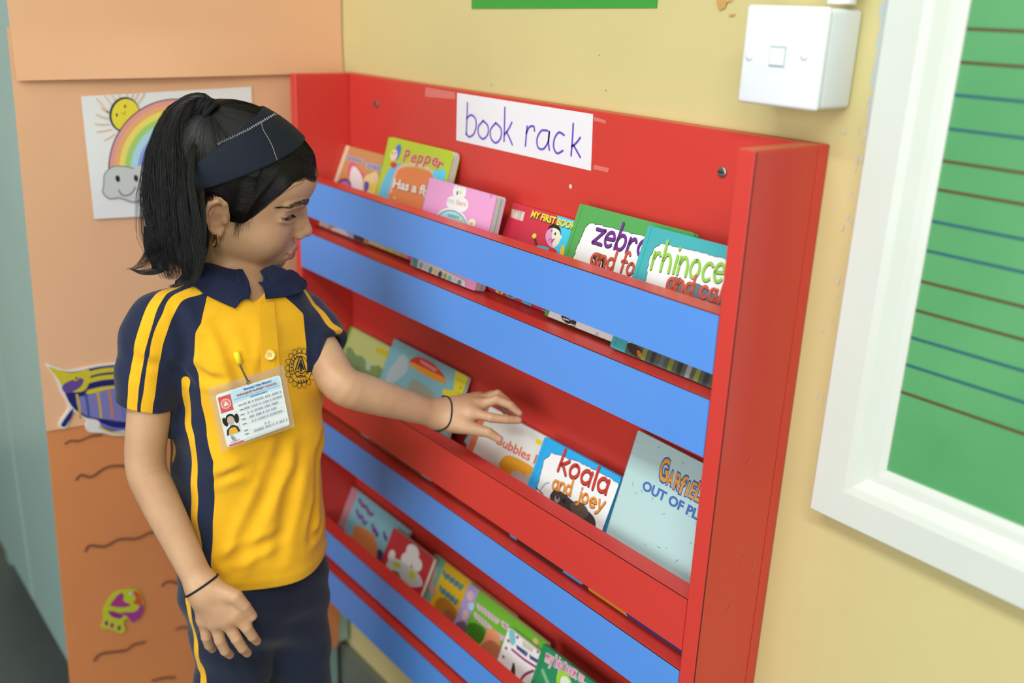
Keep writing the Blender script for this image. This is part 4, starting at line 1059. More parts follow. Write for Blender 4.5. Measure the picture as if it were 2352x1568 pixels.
def strand_mesh(paths, radii, sides=3):
    """many thin tapering strands in one mesh; paths (n,m,3), radii (n,m)"""
    P = np.asarray(paths, float); n, m, _ = P.shape; R_ = np.asarray(radii, float)
    T = np.gradient(P, axis=1); T /= np.linalg.norm(T, axis=2, keepdims=True) + 1e-12
    ref = np.array([0.37, 0.21, 0.9]); u = np.cross(T, ref); u /= np.linalg.norm(u, axis=2, keepdims=True) + 1e-12
    w = np.cross(T, u)
    V = np.stack([P + R_[..., None] * (math.cos(2 * PI * s / sides) * u + math.sin(2 * PI * s / sides) * w) for s in range(sides)], 2)   # n,m,s,3
    V = V.reshape(-1, 3)
    idx = np.arange(n * m * sides).reshape(n, m, sides)
    a = idx[:, :-1, :]; b = np.roll(idx, -1, 2)[:, :-1, :]; c = np.roll(idx, -1, 2)[:, 1:, :]; d = idx[:, 1:, :]
    F = np.stack([a, b, c, d], -1).reshape(-1, 4)
    return V, F
# ------------------------------------------------------------------ the girl
HS = 0.96
HP = np.array([0.3154, -0.3427, 1.0777])
HB = np.array([[0.8223681848629336, 0.5022532759170805, 0.266781669979939],
               [-0.5491669086285484, 0.8232272590742824, 0.14298944793825172],
               [-0.14780502430027542, -0.26421305130939937, 0.953064294057007]])     # columns: her right, forward, up
def to_head(p): return (p - HP) @ HB * (1000.0 / HS)
def from_head(q): return HP + np.asarray(q, float) @ HB.T * (HS / 1000.0)
def rotm(ax, deg):
    return np.array(Matrix.Rotation(math.radians(deg), 3, ax))
def ear_sdf(x, q):
    """q in head mm; right ear (her right, +x)"""
    c = np.array([66.5, -9.0, 2.0])
    Rm = rotm('Z', 24) @ rotm('X', 10)
    l = (q - c) @ Rm                     # x out, y forward, z up
    l = l * np.array([1, 1, 1])
    rim = [(1, 9, -4), (1, 11, 6), (2, 8, 17), (3.5, 0, 22.5), (5, -9, 20), (6, -14, 11), (6, -14.5, 0), (5, -11, -10), (3.5, -4, -16.5), (2, 2, -20), (1, 6, -16)]
    d = chain(l, rim, [2.4, 2.4, 2.6, 2.8, 2.8, 2.8, 2.8, 2.6, 3.2, 4.2, 3.0], 2.0)
    plate = ellip(l, (0.0, -2, 2), (2.6, 13.5, 19.5))
    d = smin(d, plate, 4.0)
    anti = chain(l, [(3, -5, 13), (3.6, -9, 6), (3.6, -9, -3), (3, -4, -10)], [1.8, 2.0, 2.0, 1.8], 1.5)
    d = smin(d, anti, 2.5)
    d = smax(d, -ellip(l, (4.2, 2.0, -2), (4.5, 6.0, 7.5)), 2.0)
    d = smax(d, -ellip(l, (5.0, 0.0, 15.5), (3.0, 5.5, 4.0)), 2.0)
    trag = ellip(l, (2.5, 9.5, -4), (2.6, 3.2, 4.2))
    d = smin(d, trag, 2.0)
    root = ellip(l, (-4.0, 5, 0), (6, 8, 16))
    return smin(d, root, 5.0)
_ex = np.array([.87, -.46, .17]); _ex /= np.linalg.norm(_ex); _ey = np.cross([0, 0, 1.0], _ex); _ey /= np.linalg.norm(_ey)
EYER = np.stack([_ex, _ey, np.cross(_ex, _ey)], 1)
def head_mm(q):
    ax = np.abs(q[:, 0]); s = np.stack([ax, q[:, 1], q[:, 2]], 1)
    d = ellip(s, (0, -9, 42), (69, 84, 76))
    d = smin(d, ellip(s, (0, 34, 52), (54, 57, 40)), 26)
    d = smin(d, ellip(s, (0, 28, -12), (55, 50, 64)), 26)
    d = smin(d, ellip(s, (31, 43, -20), (25, 29, 27)), 16)
    d = smin(d, ellip(s, (0, 53, -60), (21, 22, 18)), 20)
    d = smin(d, ellip(s, (42, 2, -34), (16, 30, 26)), 18)
    d = smin(d, ellip(s, (0, 63, -40), (27, 21, 22)), 12)
    # sockets, lids
    d = smax(d, -ellip(s, (33, 84, 17), (17, 14.0, 9)), 12)
    d = smin(d, ellip(s, (33.0, 59.0, 15.0), (15.0, 14.0, 12.0)), 6)
    d = smin(d, chain(s, [(12, 81, 29), (28, 78, 33), (44, 67, 30)], [4, 4.5, 4]), 9)
    # eye slit under the lowered lid
    slit = ellip(s, (35.0, 71.0, 12.2), (13.5, 7.5, 3.1), EYER)
    d = smax(d, -slit, 1.2)
    d = smin(d, chain(s, [(22, 76.0, 6.6), (34, 71.2, 6.4), (47, 62.0, 11.0)], [1.8, 2.0, 1.8]), 3.0)
    # nose
    d = smin(d, chain(s, [(0, 76, 24), (0, 82.5, 10), (0, 90.5, -7)], [6.0, 6.2, 7.4], 3), 9)
    d = smin(d, ellip(s, (0, 93.0, -11.5), (8.2, 8.0, 7.4)), 4)
    d = smin(d, ellip(s, (9.0, 80.0, -6.0), (7.0, 8.0, 9.0)), 7)
    d = smin(d, ellip(s, (9.6, 85.5, -16), (6.2, 7.2, 5.6)), 6)
    d = smax(d, -ellip(s, (5.4, 90.0, -20.5), (3.0, 4.6, 2.6)), 2)
    # lips
    d = smin(d, ellip(s, (0, 83.5, -37.0), (8, 5.2, 4.4)), 3.5)
    d = smin(d, ellip(s, (9, 80.5, -38.5), (11, 5.6, 3.7), rotm('Y', 12)), 3.5)
    d = smin(d, ellip(s, (0, 80.6, -47.8), (14.5, 6.8, 5.4)), 4)
    d = smax(d, -ellip(s, (0, 88, -42.2), (20, 11, 0.9)), 1.4)
    d = smax(d, -ellip(s, (22, 79, -42.4), (3.5, 4.0, 2.2)), 3)
    d = smax(d, -ellip(s, (0, 84.5, -56.5), (13, 5, 3.4)), 6)
    # ear
    e = ear_sdf(None, s)
    d = smin(d, e, 3)
    return d
def head_sdf(p): return head_mm(to_head(p)) * (HS / 1000.0)

# torso frame: she faces along +X, a little towards the rack
PSI = math.radians(4)
TF = np.array([math.cos(PSI), math.sin(PSI), 0]); TL_ = np.array([-math.sin(PSI), math.cos(PSI), 0])
TX = np.array([0.350, -0.353, 0.0])
def tpt(s, t, z): return TX + TL_ * s + TF * t + np.array([0, 0, z])
N0 = dp(532, 662, 1.176)
NECKTOP = from_head((0, -24, -34))
RS = dp(358, 752, 1.115); RE = dp(333, 1078, 1.145); RW = dp(462, 1346, 1.150)
LS = dp(684, 730, 1.235); LE = dp(788, 888, 1.185); LW = dp(1008, 953, 1.258)
# hands: (pixel x, pixel y, depth)
def hp(*pts): return [dp(*q) for q in pts]
RH_palm = [hp((466, 1352, 1.150), (470, 1418, 1.160)), hp((466, 1350, 1.150), (495, 1424, 1.155)), hp((468, 1350, 1.150), (519, 1420, 1.152)), hp((470, 1346, 1.150), (540, 1408, 1.152))]
RH_f = [(hp((469, 1424, 1.160), (474, 1462, 1.166), (480, 1481, 1.176), (488, 1490, 1.187)), (.0074, .0063, .0056, .0048)),
        (hp((496, 1430, 1.156), (505, 1470, 1.160), (517, 1494, 1.168), (528, 1503, 1.180)), (.0078, .0066, .0059, .0051)),
        (hp((521, 1426, 1.153), (543, 1466, 1.156), (557, 1488, 1.163), (568, 1499, 1.174)), (.0079, .0067, .0060, .0052)),
        (hp((543, 1413, 1.152), (567, 1442, 1.154), (580, 1461, 1.160), (590, 1472, 1.170)), (.0078, .0066, .0060, .0051)),
        (hp((492, 1352, 1.146), (541, 1370, 1.142), (562, 1392, 1.146), (580, 1414, 1.154)), (.0112, .0086, .0068, .0056))]
LH_palm = [hp((1012, 958, 1.258), (1062, 972, 1.245)), hp((1012, 954, 1.258), (1078, 948, 1.247)), hp((1012, 950, 1.258), (1096, 934, 1.258)), hp((1012, 946, 1.260), (1100, 924, 1.272)), hp((1012, 944, 1.262), (1096, 918, 1.284))]
LH_f = [(hp((1078, 946, 1.246), (1128, 959, 1.240), (1163, 963, 1.243), (1191, 965, 1.247)), (.0068, .0062, .0056, .0048)),
        (hp((1096, 932, 1.258), (1141, 917, 1.254), (1172, 930, 1.254), (1192, 949, 1.256)), (.0068, .0062, .0056, .0048)),
        (hp((1100, 923, 1.272), (1143, 905, 1.270), (1164, 922, 1.270), (1177, 945, 1.270)), (.0066, .0060, .0054, .0047)),
        (hp((1096, 918, 1.284), (1130, 906, 1.290), (1148, 922, 1.290), (1160, 944, 1.288)), (.0060, .0054, .0049, .0043)),
        (hp((1038, 972, 1.248), (1090, 985, 1.228), (1122, 993, 1.224), (1146, 1008, 1.226)), (.0110, .0082, .0064, .0052))]
def hand_sdf(p, palm, fing, wrist, wr):
    d = None
    for a, b in palm:
        e = cone(p, a, b, 0.0122, 0.0100); d = e if d is None else smin(d, e, 0.014)
    fs = None
    for i, (pts, rs) in enumerate(fing):
        e = chain(p, pts, rs, 0.0008)
        if i < len(fing) - 1: fs = e if fs is None else smin(fs, e, 0.0008)
        else: th = e
    d = smin(d, fs, 0.006)
    d = smin(d, th, 0.009)
    return d
def bbox(ps, m):
    P = np.array(ps); return P.min(0) - m, P.max(0) + m
RH_all = [q for a in RH_palm for q in a] + [q for f_, _ in RH_f for q in f_] + [RW]
LH_all = [q for a in LH_palm for q in a] + [q for f_, _ in LH_f for q in f_] + [LW]
def rhand(p): return hand_sdf(p, RH_palm, RH_f, RW, .0165)
def lhand(p): return hand_sdf(p, LH_palm, LH_f, LW, .0165)
def mixp(a, b, t): return a + (b - a) * t
R_ARM = ([RS, mixp(RS, RE, .5), mixp(RS, RE, .95), mixp(RE, RW, .22), mixp(RE, RW, .6), mixp(RE, RW, .92), mixp(RE, RW, 1.06)], [.027, .0248, .0226, .0232, .0196, .0168, .0165])
L_ARM = ([LS, mixp(LS, LE, .5), mixp(LS, LE, .95), mixp(LE, LW, .22), mixp(LE, LW, .6), mixp(LE, LW, .92), mixp(LE, LW, 1.05)], [.027, .0255, .0236, .0238, .0200, .0168, .0160])
def smooth_limb(c):
    P_ = catmull(c[0], 4); r_ = np.interp(np.linspace(0, len(c[1]) - 1, len(P_)), np.arange(len(c[1])), c[1])
    for _ in range(3): r_[1:-1] = (r_[:-2] + 2 * r_[1:-1] + r_[2:]) / 4
    return list(P_), list(r_)
R_ARM = smooth_limb(R_ARM); L_ARM = smooth_limb(L_ARM)
L_ANK = tpt(0.062, 0.0, 0.06); R_ANK = tpt(-0.062, 0.0, 0.06)
def body_sdf(p):
    lo, hi = HP - 0.15, HP + 0.15
    d = region(p, lo, hi, head_sdf, 0.02)
    # the ellipsoid distances of the head are only trusted near it
    neck = chain(p, [NECKTOP, mixp(NECKTOP, N0, .5), N0], [.034, .0325, .036], 0.004)
    d = smin(d, neck, 0.010)
    tor = chain(p, [tpt(0, 0, .925), tpt(0, 0, .80), tpt(0, 0, .70)], [.058, .056, .058], 0.02)
    tor = smin(tor, chain(p, [RS, tpt(0, 0, .945), LS], [.03, .045, .03], 0.02), 0.03)
    d = smin(d, tor, 0.03)
    leg = None
    for sg in (-1, 1):
        a = chain(p, [tpt(sg * .038, .006, .60), tpt(sg * .050, .006, .33), tpt(sg * .055, 0, .24), tpt(sg * .060, 0, .06)], [.040, .034, .032, .022], 0.02)
        ft = chain(p, [tpt(sg * .062, -.01, .03), tpt(sg * .066, .09, .022)], [.022, .018])
        a = smin(a, ft, 0.02)
        d = smin(d, a, 0.02)
    ra = region(p, *bbox(R_ARM[0], .05), lambda q_: chain(q_, R_ARM[0], R_ARM[1]), .02); la = region(p, *bbox(L_ARM[0], .05), lambda q_: chain(q_, L_ARM[0], L_ARM[1]), .02)
    l1, h1 = bbox(RH_all, 0.03); l2, h2 = bbox(LH_all, 0.03)
    ra = smin(ra, region(p, l1, h1, rhand, 0.01), 0.010)
    la = smin(la, region(p, l2, h2, lhand, 0.01), 0.010)
    d = smin(d, ra, 0.004); d = smin(d, la, 0.004)
    return d
def skin_material():
    m = bpy.data.materials.new('skin'); m.use_nodes = True; nt = m.node_tree; b = nt.nodes['Principled BSDF']
    b.inputs['Roughness'].default_value = 0.46; b.inputs['Specular IOR Level'].default_value = 0.42
    b.inputs['Subsurface Weight'].default_value = 0.12; b.inputs['Subsurface Radius'].default_value = (0.006, 0.0024, 0.0014); b.inputs['Subsurface Scale'].default_value = 1.0
    tc = nt.nodes.new('ShaderNodeTexCoord')
    n = nt.nodes.new('ShaderNodeTexNoise'); n.inputs['Scale'].default_value = 28; n.inputs['Detail'].default_value = 5
    nt.links.new(tc.outputs['Object'], n.inputs['Vector'])
    cr = nt.nodes.new('ShaderNodeValToRGB'); cr.color_ramp.elements[0].position = .3; cr.color_ramp.elements[1].position = .7
    cr.color_ramp.elements[0].color = lin((190, 148, 114)); cr.color_ramp.elements[1].color = lin((203, 162, 127))
    nt.links.new(n.outputs['Fac'], cr.inputs['Fac'])
    last = cr.outputs['Color']
    for a, c in (('warm', (190, 122, 100)), ('lip', (172, 104, 96)), ('hairy', (34, 28, 27)), ('nail', (206, 158, 142))):
        at = nt.nodes.new('ShaderNodeAttribute'); at.attribute_name = a
        mx = nt.nodes.new('ShaderNodeMix'); mx.data_type = 'RGBA'; mx.inputs['B'].default_value = lin(c)
        nt.links.new(at.outputs['Fac'], mx.inputs['Factor']); nt.links.new(last, mx.inputs['A']); last = mx.outputs['Result']
    nt.links.new(last, b.inputs['Base Color'])
    n2 = nt.nodes.new('ShaderNodeTexNoise'); n2.inputs['Scale'].default_value = 900; nt.links.new(tc.outputs['Object'], n2.inputs['Vector'])
    bp = nt.nodes.new('ShaderNodeBump'); bp.inputs['Strength'].default_value = 0.08; bp.inputs['Distance'].default_value = 0.0005
    nt.links.new(n2.outputs['Fac'], bp.inputs['Height']); nt.links.new(bp.outputs['Normal'], b.inputs['Normal'])
    return m
M_skin = skin_material()
def cran(q, off):
    s_ = np.stack([np.abs(q[:, 0]), q[:, 1], q[:, 2]], 1)
    return smin(ellip(s_, (0, -9, 42), (69, 84, 76)), ellip(s_, (0, 34, 52), (54, 57, 40)), 26) - off
def sm(x, a, b):
    t = np.clip((x - a) / (b - a), 0, 1); return t * t * (3 - 2 * t)
def _hl():
    out = []
    for x, y in [(736, 407), (712, 392), (688, 386), (662, 394), (640, 416), (616, 440), (594, 462), (574, 482), (556, 505)]:
        h_ = hit(lambda p: cran(to_head(p), 0.0) * (HS / 1000), x, y)
        if h_ is None: continue
        q = to_head(h_[None])[0]; out.append((math.degrees(math.atan2(abs(q[0]), q[1])), q[2]))
    out.sort(); return [(0, 64.0), (10, 66.0), (19, 72.0)] + [o for o in out if o[0] > 14] + [(max(out[-1][0] + 3, 84), 2), (90, 20), (98, 28), (108, 22), (118, 0), (130, -26), (150, -42), (180, -48)]
HL = np.array(_hl(), float)
def hairline(q):
    th = np.degrees(np.arctan2(np.abs(q[:, 0]), q[:, 1])); return np.interp(th, HL[:, 0], HL[:, 1])
girl = thing('person', 'girl in yellow and navy polo shirt reaching for a book in the rack', 'person', (0.35, -0.353, 0.0))
V, F = surface(body_sdf, (0.10, -0.62, -0.002), (0.66, -0.03, 1.26), 0.0016)
q = to_head(V); inh = (np.abs(V - HP).max(1) < 0.13)
ax_ = np.abs(q[:, 0])
lip = np.maximum(sm(1 - np.sqrt(((ax_ - 0) / 21) ** 2 + ((q[:, 2] + 38.0 + 0.004 * ax_ ** 2) / 4.6) ** 2), -0.05, 0.25), sm(1 - np.sqrt((ax_ / 18) ** 2 + ((q[:, 2] + 47.6) / 5.6) ** 2), -0.05, 0.25)) * (q[:, 1] > 66)
hz = hairline(q)
fuzz = sm(q[:, 2] - hz, -11, 9) * (ax_ + 0 < 200)
earm = np.zeros(len(V), bool); ii = np.nonzero(inh)[0]; earm[ii] = ear_sdf(None, np.stack([ax_[ii], q[ii, 1], q[ii, 2]], 1)) < 2.2
fuzz = np.where(earm, 0, fuzz) * (q[:, 2] > -60)
bx, bz = ax_, q[:, 2]
bc = np.interp(bx, [8, 20, 32, 44, 52], [30, 34, 36.5, 34.5, 29]); bw = np.interp(bx, [8, 20, 40, 52], [3.6, 4.4, 3.2, 1.4])
brow = sm(1 - np.abs(bz - bc) / bw, 0, 0.9) * (bx > 8) * (bx < 52) * (q[:, 1] > 40) * 0.38
lash = sm(1 - np.sqrt(((ax_ - 35.0) / 14.0) ** 2 + ((bz - (13.4 + .19 * (ax_ - 24) + 1.6)) / 1.8) ** 2), 0, 0.5) * (q[:, 1] > 55) * 0.9
crease = sm(1 - np.sqrt(((ax_ - 34) / 18.0) ** 2 + ((bz - 13) / 11) ** 2), 0, 0.9) * (q[:, 1] > 50) * 0.20
hairy = np.maximum.reduce([fuzz, brow, lash, crease]) * inh
warm = np.zeros(len(V))
for c in [(31, 62, -22, 26), (0, 96, -12, 13), (70, -14, 6, 26)]:
    warm = np.maximum(warm, 0.35 * sm(1 - np.sqrt((ax_ - c[0]) ** 2 + (q[:, 1] - c[1]) ** 2 + (q[:, 2] - c[2]) ** 2) / c[3], 0, 1))
nail = np.zeros(len(V))
def nails(fing, back):
    for pts, rs in fing:
        d_ = pts[-1] - pts[-2]; d_ /= np.linalg.norm(d_)
        b_ = back - (back @ d_) * d_; b_ /= np.linalg.norm(b_)
        c = pts[-1] - d_ * 0.001 + b_ * rs[-1] * 0.9
        r_ = V - c; a = r_ @ d_; s_ = r_ @ np.cross(d_, b_); h_ = r_ @ b_
        nail[:] = np.maximum(nail, sm(1 - np.sqrt((a / 0.0052) ** 2 + (s_ / 0.0040) ** 2 + (h_ / 0.005) ** 2), 0, .25))
nails(RH_f, np.array([0.75, -0.5, 0.45])); nails(LH_f, np.array([0.45, -0.35, 0.8]))
body = fast_mesh('body', V, F, M_skin, girl, {'lip': lip * inh, 'hairy': hairy, 'warm': warm, 'nail': nail})
# eyes
M_eye = mat('eye_white', (214, 206, 200), 0.15, 0.5); M_iris = mat('iris_dark_brown', (38, 24, 18), 0.12, 0.6); M_lash = mat('lash_black', (18, 15, 15), 0.6, 0.3)
for sg in (1, -1):
    b = MB(); bm_ = bmesh.new(); bmesh.ops.create_uvsphere(bm_, u_segments=28, v_segments=20, radius=12.2)
    look = Vector((0.25 * sg, 0.86, -0.30)).normalized(); rq = Vector((0, 0, 1)).rotation_difference(look).to_matrix()
    c = Vector((33.0 * sg, 58.2, 14.0)); mi = []
    for v in bm_.verts: v.co = c + rq @ v.co
    bm_.verts.index_update(); bm_.faces.ensure_lookup_table()
    Vv = [from_head(v.co[:]) for v in bm_.verts]; Ff = [[v.index for v in f.verts] for f in bm_.faces]
    for f in bm_.faces: mi.append(1 if ((f.calc_center_median() - c).normalized().dot(look) > 0.80) else 0)
    bm_.free(); mk('eye', Vv, Ff, [M_eye, M_iris], girl, True, mi)
    P = []; 
    for i in range(44):
        t = i / 43; x = 22.0 + 25.0 * t
        r0 = np.array([x, 76.0 - 0.50 * (x - 22) - 0.006 * (x - 22) ** 2 + 1.2 * math.sin(PI * t), 12.6 + 5.2 * t + 2.2 * math.sin(PI * t)])
        out = np.array([2.0 + (t - 0.35) * 4.5, 4.6, -3.4 - 0.6 * (t - .5)]) * (0.55 + 0.45 * min(1, t * 2.5))
        P.append([from_head((r0 + out * k + np.array([0, 0, 0.8 * k * k])) * np.array([sg, 1, 1])) for k in np.linspace(-.25, 1.0, 6)])
    Vs, Fs = strand_mesh(P, np.tile(np.linspace(.00030, .00008, 6), (44, 1))); fast_mesh('eyelashes', Vs, Fs, M_lash, girl)
    # eyebrow hairs
    P = []; rr4 = random.Random(5)
    for i in range(260):
        t = rr4.random(); x = 9 + 43 * t; z = np.interp(x, [8, 20, 32, 44, 52], [30, 34, 36.5, 34.5, 29]) + rr4.uniform(-1, 1) * np.interp(x, [8, 20, 40, 52], [3.4, 4.2, 2.8, 1.0])
        p0 = np.array([x * sg, 95.0, z])
        for _ in range(14):
            d_ = head_mm(p0[None])[0]; p0[1] -= d_ * 0.9
        dr = np.array([sg * (0.9), -0.25 - 0.012 * x, 0.55 - 0.02 * (x - 12)]); dr /= np.linalg.norm(dr); L = rr4.uniform(4, 6.5)
        pp_ = []
        for k in np.linspace(0, 1, 5):
            pt = p0 + dr * L * k
            for _ in range(3): pt[1] -= (head_mm(pt[None])[0] - 0.35) * 0.8
            pp_.append(from_head(pt))
        P.append(pp_)
    Vs, Fs = strand_mesh(P, np.tile(np.array([.00016, .00018, .00015, .0001, .00004]) * .8, (260, 1))); fast_mesh('eyebrow', Vs, Fs, M_lash, girl)
# earring and bracelets
M_gold = mat('gold', (206, 160, 84), 0.25, 0.5, metal=1.0)
b = MB(); ec = np.array([73.0, -3.5, -24.0])
b.tube([from_head(ec + np.array([1.5 * math.cos(a) + 1.0, 2.0 * math.cos(a), 7.0 * math.sin(a)])) for a in np.linspace(0, 2 * PI, 28, endpoint=False)], 0.00115, M_gold, 8, True)
b.tube([from_head(ec + np.array([1.7 * math.cos(a) + 1.6, 3.4 * math.cos(a), 5.0 * math.sin(a) - 1.5])) for a in np.linspace(0, 2 * PI, 24, endpoint=False)], 0.0007, M_gold, 6, True)
b.build('earring', girl, True)
M_cord = mat('black_cord', (30, 38, 44), 0.7, 0.3)
def ring_on(fn, c, axis, r0, lift, n=48, squash=None):
    axis = axis / np.linalg.norm(axis); u = np.cross(axis, [0.2, 0.1, 1]); u /= np.linalg.norm(u); w = np.cross(axis, u); out = []
    for i in range(n):
        a = 2 * PI * i / n; dr = math.cos(a) * u + math.sin(a) * w; t = r0
        for _ in range(20): t -= (float(fn((c + dr * t)[None])[0]) - lift) * 0.8
        out.append(c + dr * t)
    return np.array(out)
arms = lambda p: np.minimum(smin(chain(p, R_ARM[0], R_ARM[1], .0008), rhand(p), .01), smin(chain(p, L_ARM[0], L_ARM[1], .0008), lhand(p), .01))
c = dp(465, 1343, 1.150)
b = MB(); b.tube(ring_on(arms, c, (RW - RE) + 0.02 * np.array([0.3, 0.9, 0.5]), .024, .0006), .0013, M_cord, 8, True); b.build('cord_bracelet', girl, True)
c = dp(1013, 953, 1.258)
rg = ring_on(arms, c, LW - LE, .024, .0004)
b = MB(); b.tube(rg, .0011, M_cord, 8, True)
for k in (6, 30):
    b.tube([rg[k] + np.array([0, 0, .0015]), rg[k] - np.array([0, 0, .0015])], .0022, M_cord, 8)
b.build('cord_bracelet', girl, True)
# ------------------------------------------------------------------ polo shirt and trousers
ZP = np.array([.58, .62, .66, .75, .85, .92, .952, .975, .995, 1.02])
AP = np.array([.092, .092, .092, .091, .090, .090, .083, .066, .050, .040])
BP = np.array([.089, .089, .088, .083, .078, .071, .062, .053, .046, .040])
HEM = 0.622
def torso_st(p):
    r = p - TX; return r @ TL_, r @ TF
def torso_sdf(p):
    s, t = torso_st(p); a = np.interp(p[:, 2], ZP, AP); b = np.interp(p[:, 2], ZP, BP)
    k = (np.abs(s / a) ** 2.3 + np.abs(t / b) ** 2.3) ** (1 / 2.3)
    d = (k - 1) * np.minimum(a, b)
    return np.maximum(d * 0.92, p[:, 2] - 1.005)
RSE = dp(331, 927, 1.134); LSE = dp(752, 802, 1.215)
R_ax = RSE - RS; R_ax /= np.linalg.norm(R_ax); L_ax = LSE - LS; L_ax /= np.linalg.norm(L_ax)
def sleeves(p):
    r = chain(p, [tpt(-.048, 0, .972), RS, mixp(RS, RSE, .55), RSE + R_ax * .03], [.033, .0355, .0355, .0330], .004)
    l = chain(p, [tpt(.048, 0, .968), LS, mixp(LS, LSE, .55), LSE + L_ax * .03], [.030, .0350, .0345, .0310], .004)
    return np.minimum(r, l)
def folds(p):
    s, t = torso_st(p); z = p[:, 2]
    f = 0.0042 * np.sin(2 * PI * (s * 8.5 - z * 4.2) + 1.6 * np.sin(z * 17 + 1.0)) * sm(.86 - z, 0, .10)
    f += 0.0020 * np.sin(2 * PI * (s * 15 + z * 8.0) + 1.2 * np.sin(z * 31)) * sm(z, .66, .74)
    f += 0.0012 * np.sin(2 * PI * (z * 19 + s * 6) + 2 * np.sin(s * 40)) * sm(np.abs(s), .06, .11)
    f += 0.0016 * np.exp(-((z - (HEM + .012)) / .006) ** 2) * 0.5
    return f
def shirt_base(p): return smin(torso_sdf(p), sleeves(p), .022)
def hits(fn, pts):
    P_, ok_ = hitv(fn, pts); return [p for p in P_[ok_]]
FOLD = []
for pts, A_, sg_ in [([(628, 1095), (600, 1160), (565, 1240), (540, 1310)], .0042, .0075), ([(690, 1030), (668, 1120), (650, 1210), (640, 1280)], .0040, .0085), ([(728, 1110), (716, 1190), (706, 1240)], .0036, .007),
                     ([(612, 720), (613, 790), (604, 860)], .0026, .006), ([(500, 742), (525, 790), (545, 850), (560, 900)], .0030, .007), ([(455, 850), (480, 868), (510, 872)], .0034, .006),
                     ([(500, 1100), (530, 1085), (560, 1080)], .0026, .006), ([(520, 1290), (570, 1268), (640, 1230)], .0034, .007), ([(655, 1000), (640, 1060), (628, 1100)], .0030, .008),
                     ([(400, 840), (420, 860), (440, 880)], .0030, .005), ([(395, 700), (420, 760), (430, 830)], .0026, .007), ([(300, 800), (330, 830), (370, 840)], .0020, .006), ([(735, 1000), (728, 1060), (722, 1120)], .0034, .007), ([(745, 1190), (735, 1215), (715, 1235)], .0030, .006)]:
    q_ = hits(shirt_base, pts)
    if len(q_) > 1:
        q_ = catmull(q_, 2); FOLD.append((q_, A_, sg_, q_.min(0) - .03, q_.max(0) + .03))
def creases(p):
    f = np.zeros(len(p))
    for q_, A_, sg_, lo, hi in FOLD:
        m = ((p > lo) & (p < hi)).all(1)
        if not m.any(): continue
        P_ = p[m]; d = None; n_ = len(q_) - 1
        for i, (a, b) in enumerate(zip(q_[:-1], q_[1:])):
            ab = b - a; t = np.clip(((P_ - a) @ ab) / (ab @ ab), 0, 1); r = P_ - a - t[:, None] * ab; e = np.sqrt((r * r).sum(1))
            fade = np.sin(PI * np.clip((i + t + .25) / (n_ + .5), 0, 1)) ** .5
            if d is None: d, w = e, fade
            else:
                c_ = e < d; d = np.where(c_, e, d); w = np.where(c_, fade, w)
        f[m] += A_ * w * (-np.exp(-(d / sg_) ** 2) + .55 * np.exp(-((d - 1.9 * sg_) / sg_) ** 2))
    return f
def shirt_solid(p):
    return shirt_base(p) - folds(p) - creases(p)
VN1, VN2 = dp(578, 630, 1.140), dp(589, 696, 1.112)
CUTL = np.array([.392, -.333, 1.010])
def shirt_sdf(p):
    S0 = shirt_solid(p); d = np.maximum(S0, -(shirt_base(p) + .0125))
    d = smax(d, HEM - p[:, 2], .003)
    td = torso_sdf(p)
    for e, ax in ((RSE, R_ax), (LSE, L_ax)):
        r = p - e
        cut = np.minimum(np.minimum(r @ ax, .065 - np.sqrt((r * r).sum(1))), td - .010)
        d = smax(d, cut, .003)
    nk = chain(p, [N0 + np.array([0, 0, -.010]), mixp(N0, NECKTOP, .8)], [.063, .060])
    nk = smin(nk, cone(p, VN1, VN2, .024, .0040), .004)
    d = np.maximum(d, -nk)
    return np.maximum(d, .019 - np.sqrt(((p - CUTL) ** 2).sum(1)))
def fabric(name, c0, c1, attr):
    m = bpy.data.materials.new(name); m.use_nodes = True; nt = m.node_tree; b = nt.nodes['Principled BSDF']
    b.inputs['Roughness'].default_value = 0.78; b.inputs['Specular IOR Level'].default_value = 0.2; b.inputs['Sheen Weight'].default_value = 0.15
    at = nt.nodes.new('ShaderNodeAttribute'); at.attribute_name = attr
    mr = nt.nodes.new('ShaderNodeMapRange'); mr.inputs['From Min'].default_value = -.00025; mr.inputs['From Max'].default_value = .00025
    nt.links.new(at.outputs['Fac'], mr.inputs['Value'])
    mx = nt.nodes.new('ShaderNodeMix'); mx.data_type = 'RGBA'; mx.inputs['A'].default_value = lin(c0); mx.inputs['B'].default_value = lin(c1)
    nt.links.new(mr.outputs['Result'], mx.inputs['Factor'])
    tc = nt.nodes.new('ShaderNodeTexCoord'); n = nt.nodes.new('ShaderNodeTexNoise'); n.inputs['Scale'].default_value = 60; n.inputs['Detail'].default_value = 6
    nt.links.new(tc.outputs['Object'], n.inputs['Vector'])
    m2 = nt.nodes.new('ShaderNodeMapRange'); m2.inputs['To Min'].default_value = .94; m2.inputs['To Max'].default_value = 1.06; nt.links.new(n.outputs['Fac'], m2.inputs['Value'])
    hs = nt.nodes.new('ShaderNodeHueSaturation'); nt.links.new(mx.outputs['Result'], hs.inputs['Color']); nt.links.new(m2.outputs['Result'], hs.inputs['Value'])
    nt.links.new(hs.outputs['Color'], b.inputs['Base Color'])
    v = nt.nodes.new('ShaderNodeTexVoronoi'); v.inputs['Scale'].default_value = 900; nt.links.new(tc.outputs['Object'], v.inputs['Vector'])
    bp = nt.nodes.new('ShaderNodeBump'); bp.inputs['Strength'].default_value = 0.25; bp.inputs['Distance'].default_value = 0.0006
    nt.links.new(v.outputs['Distance'], bp.inputs['Height']); nt.links.new(bp.outputs['Normal'], b.inputs['Normal'])
    return m
M_cloth = fabric('polo_knit', (30, 39, 66), (240, 182, 30), 'yellow')
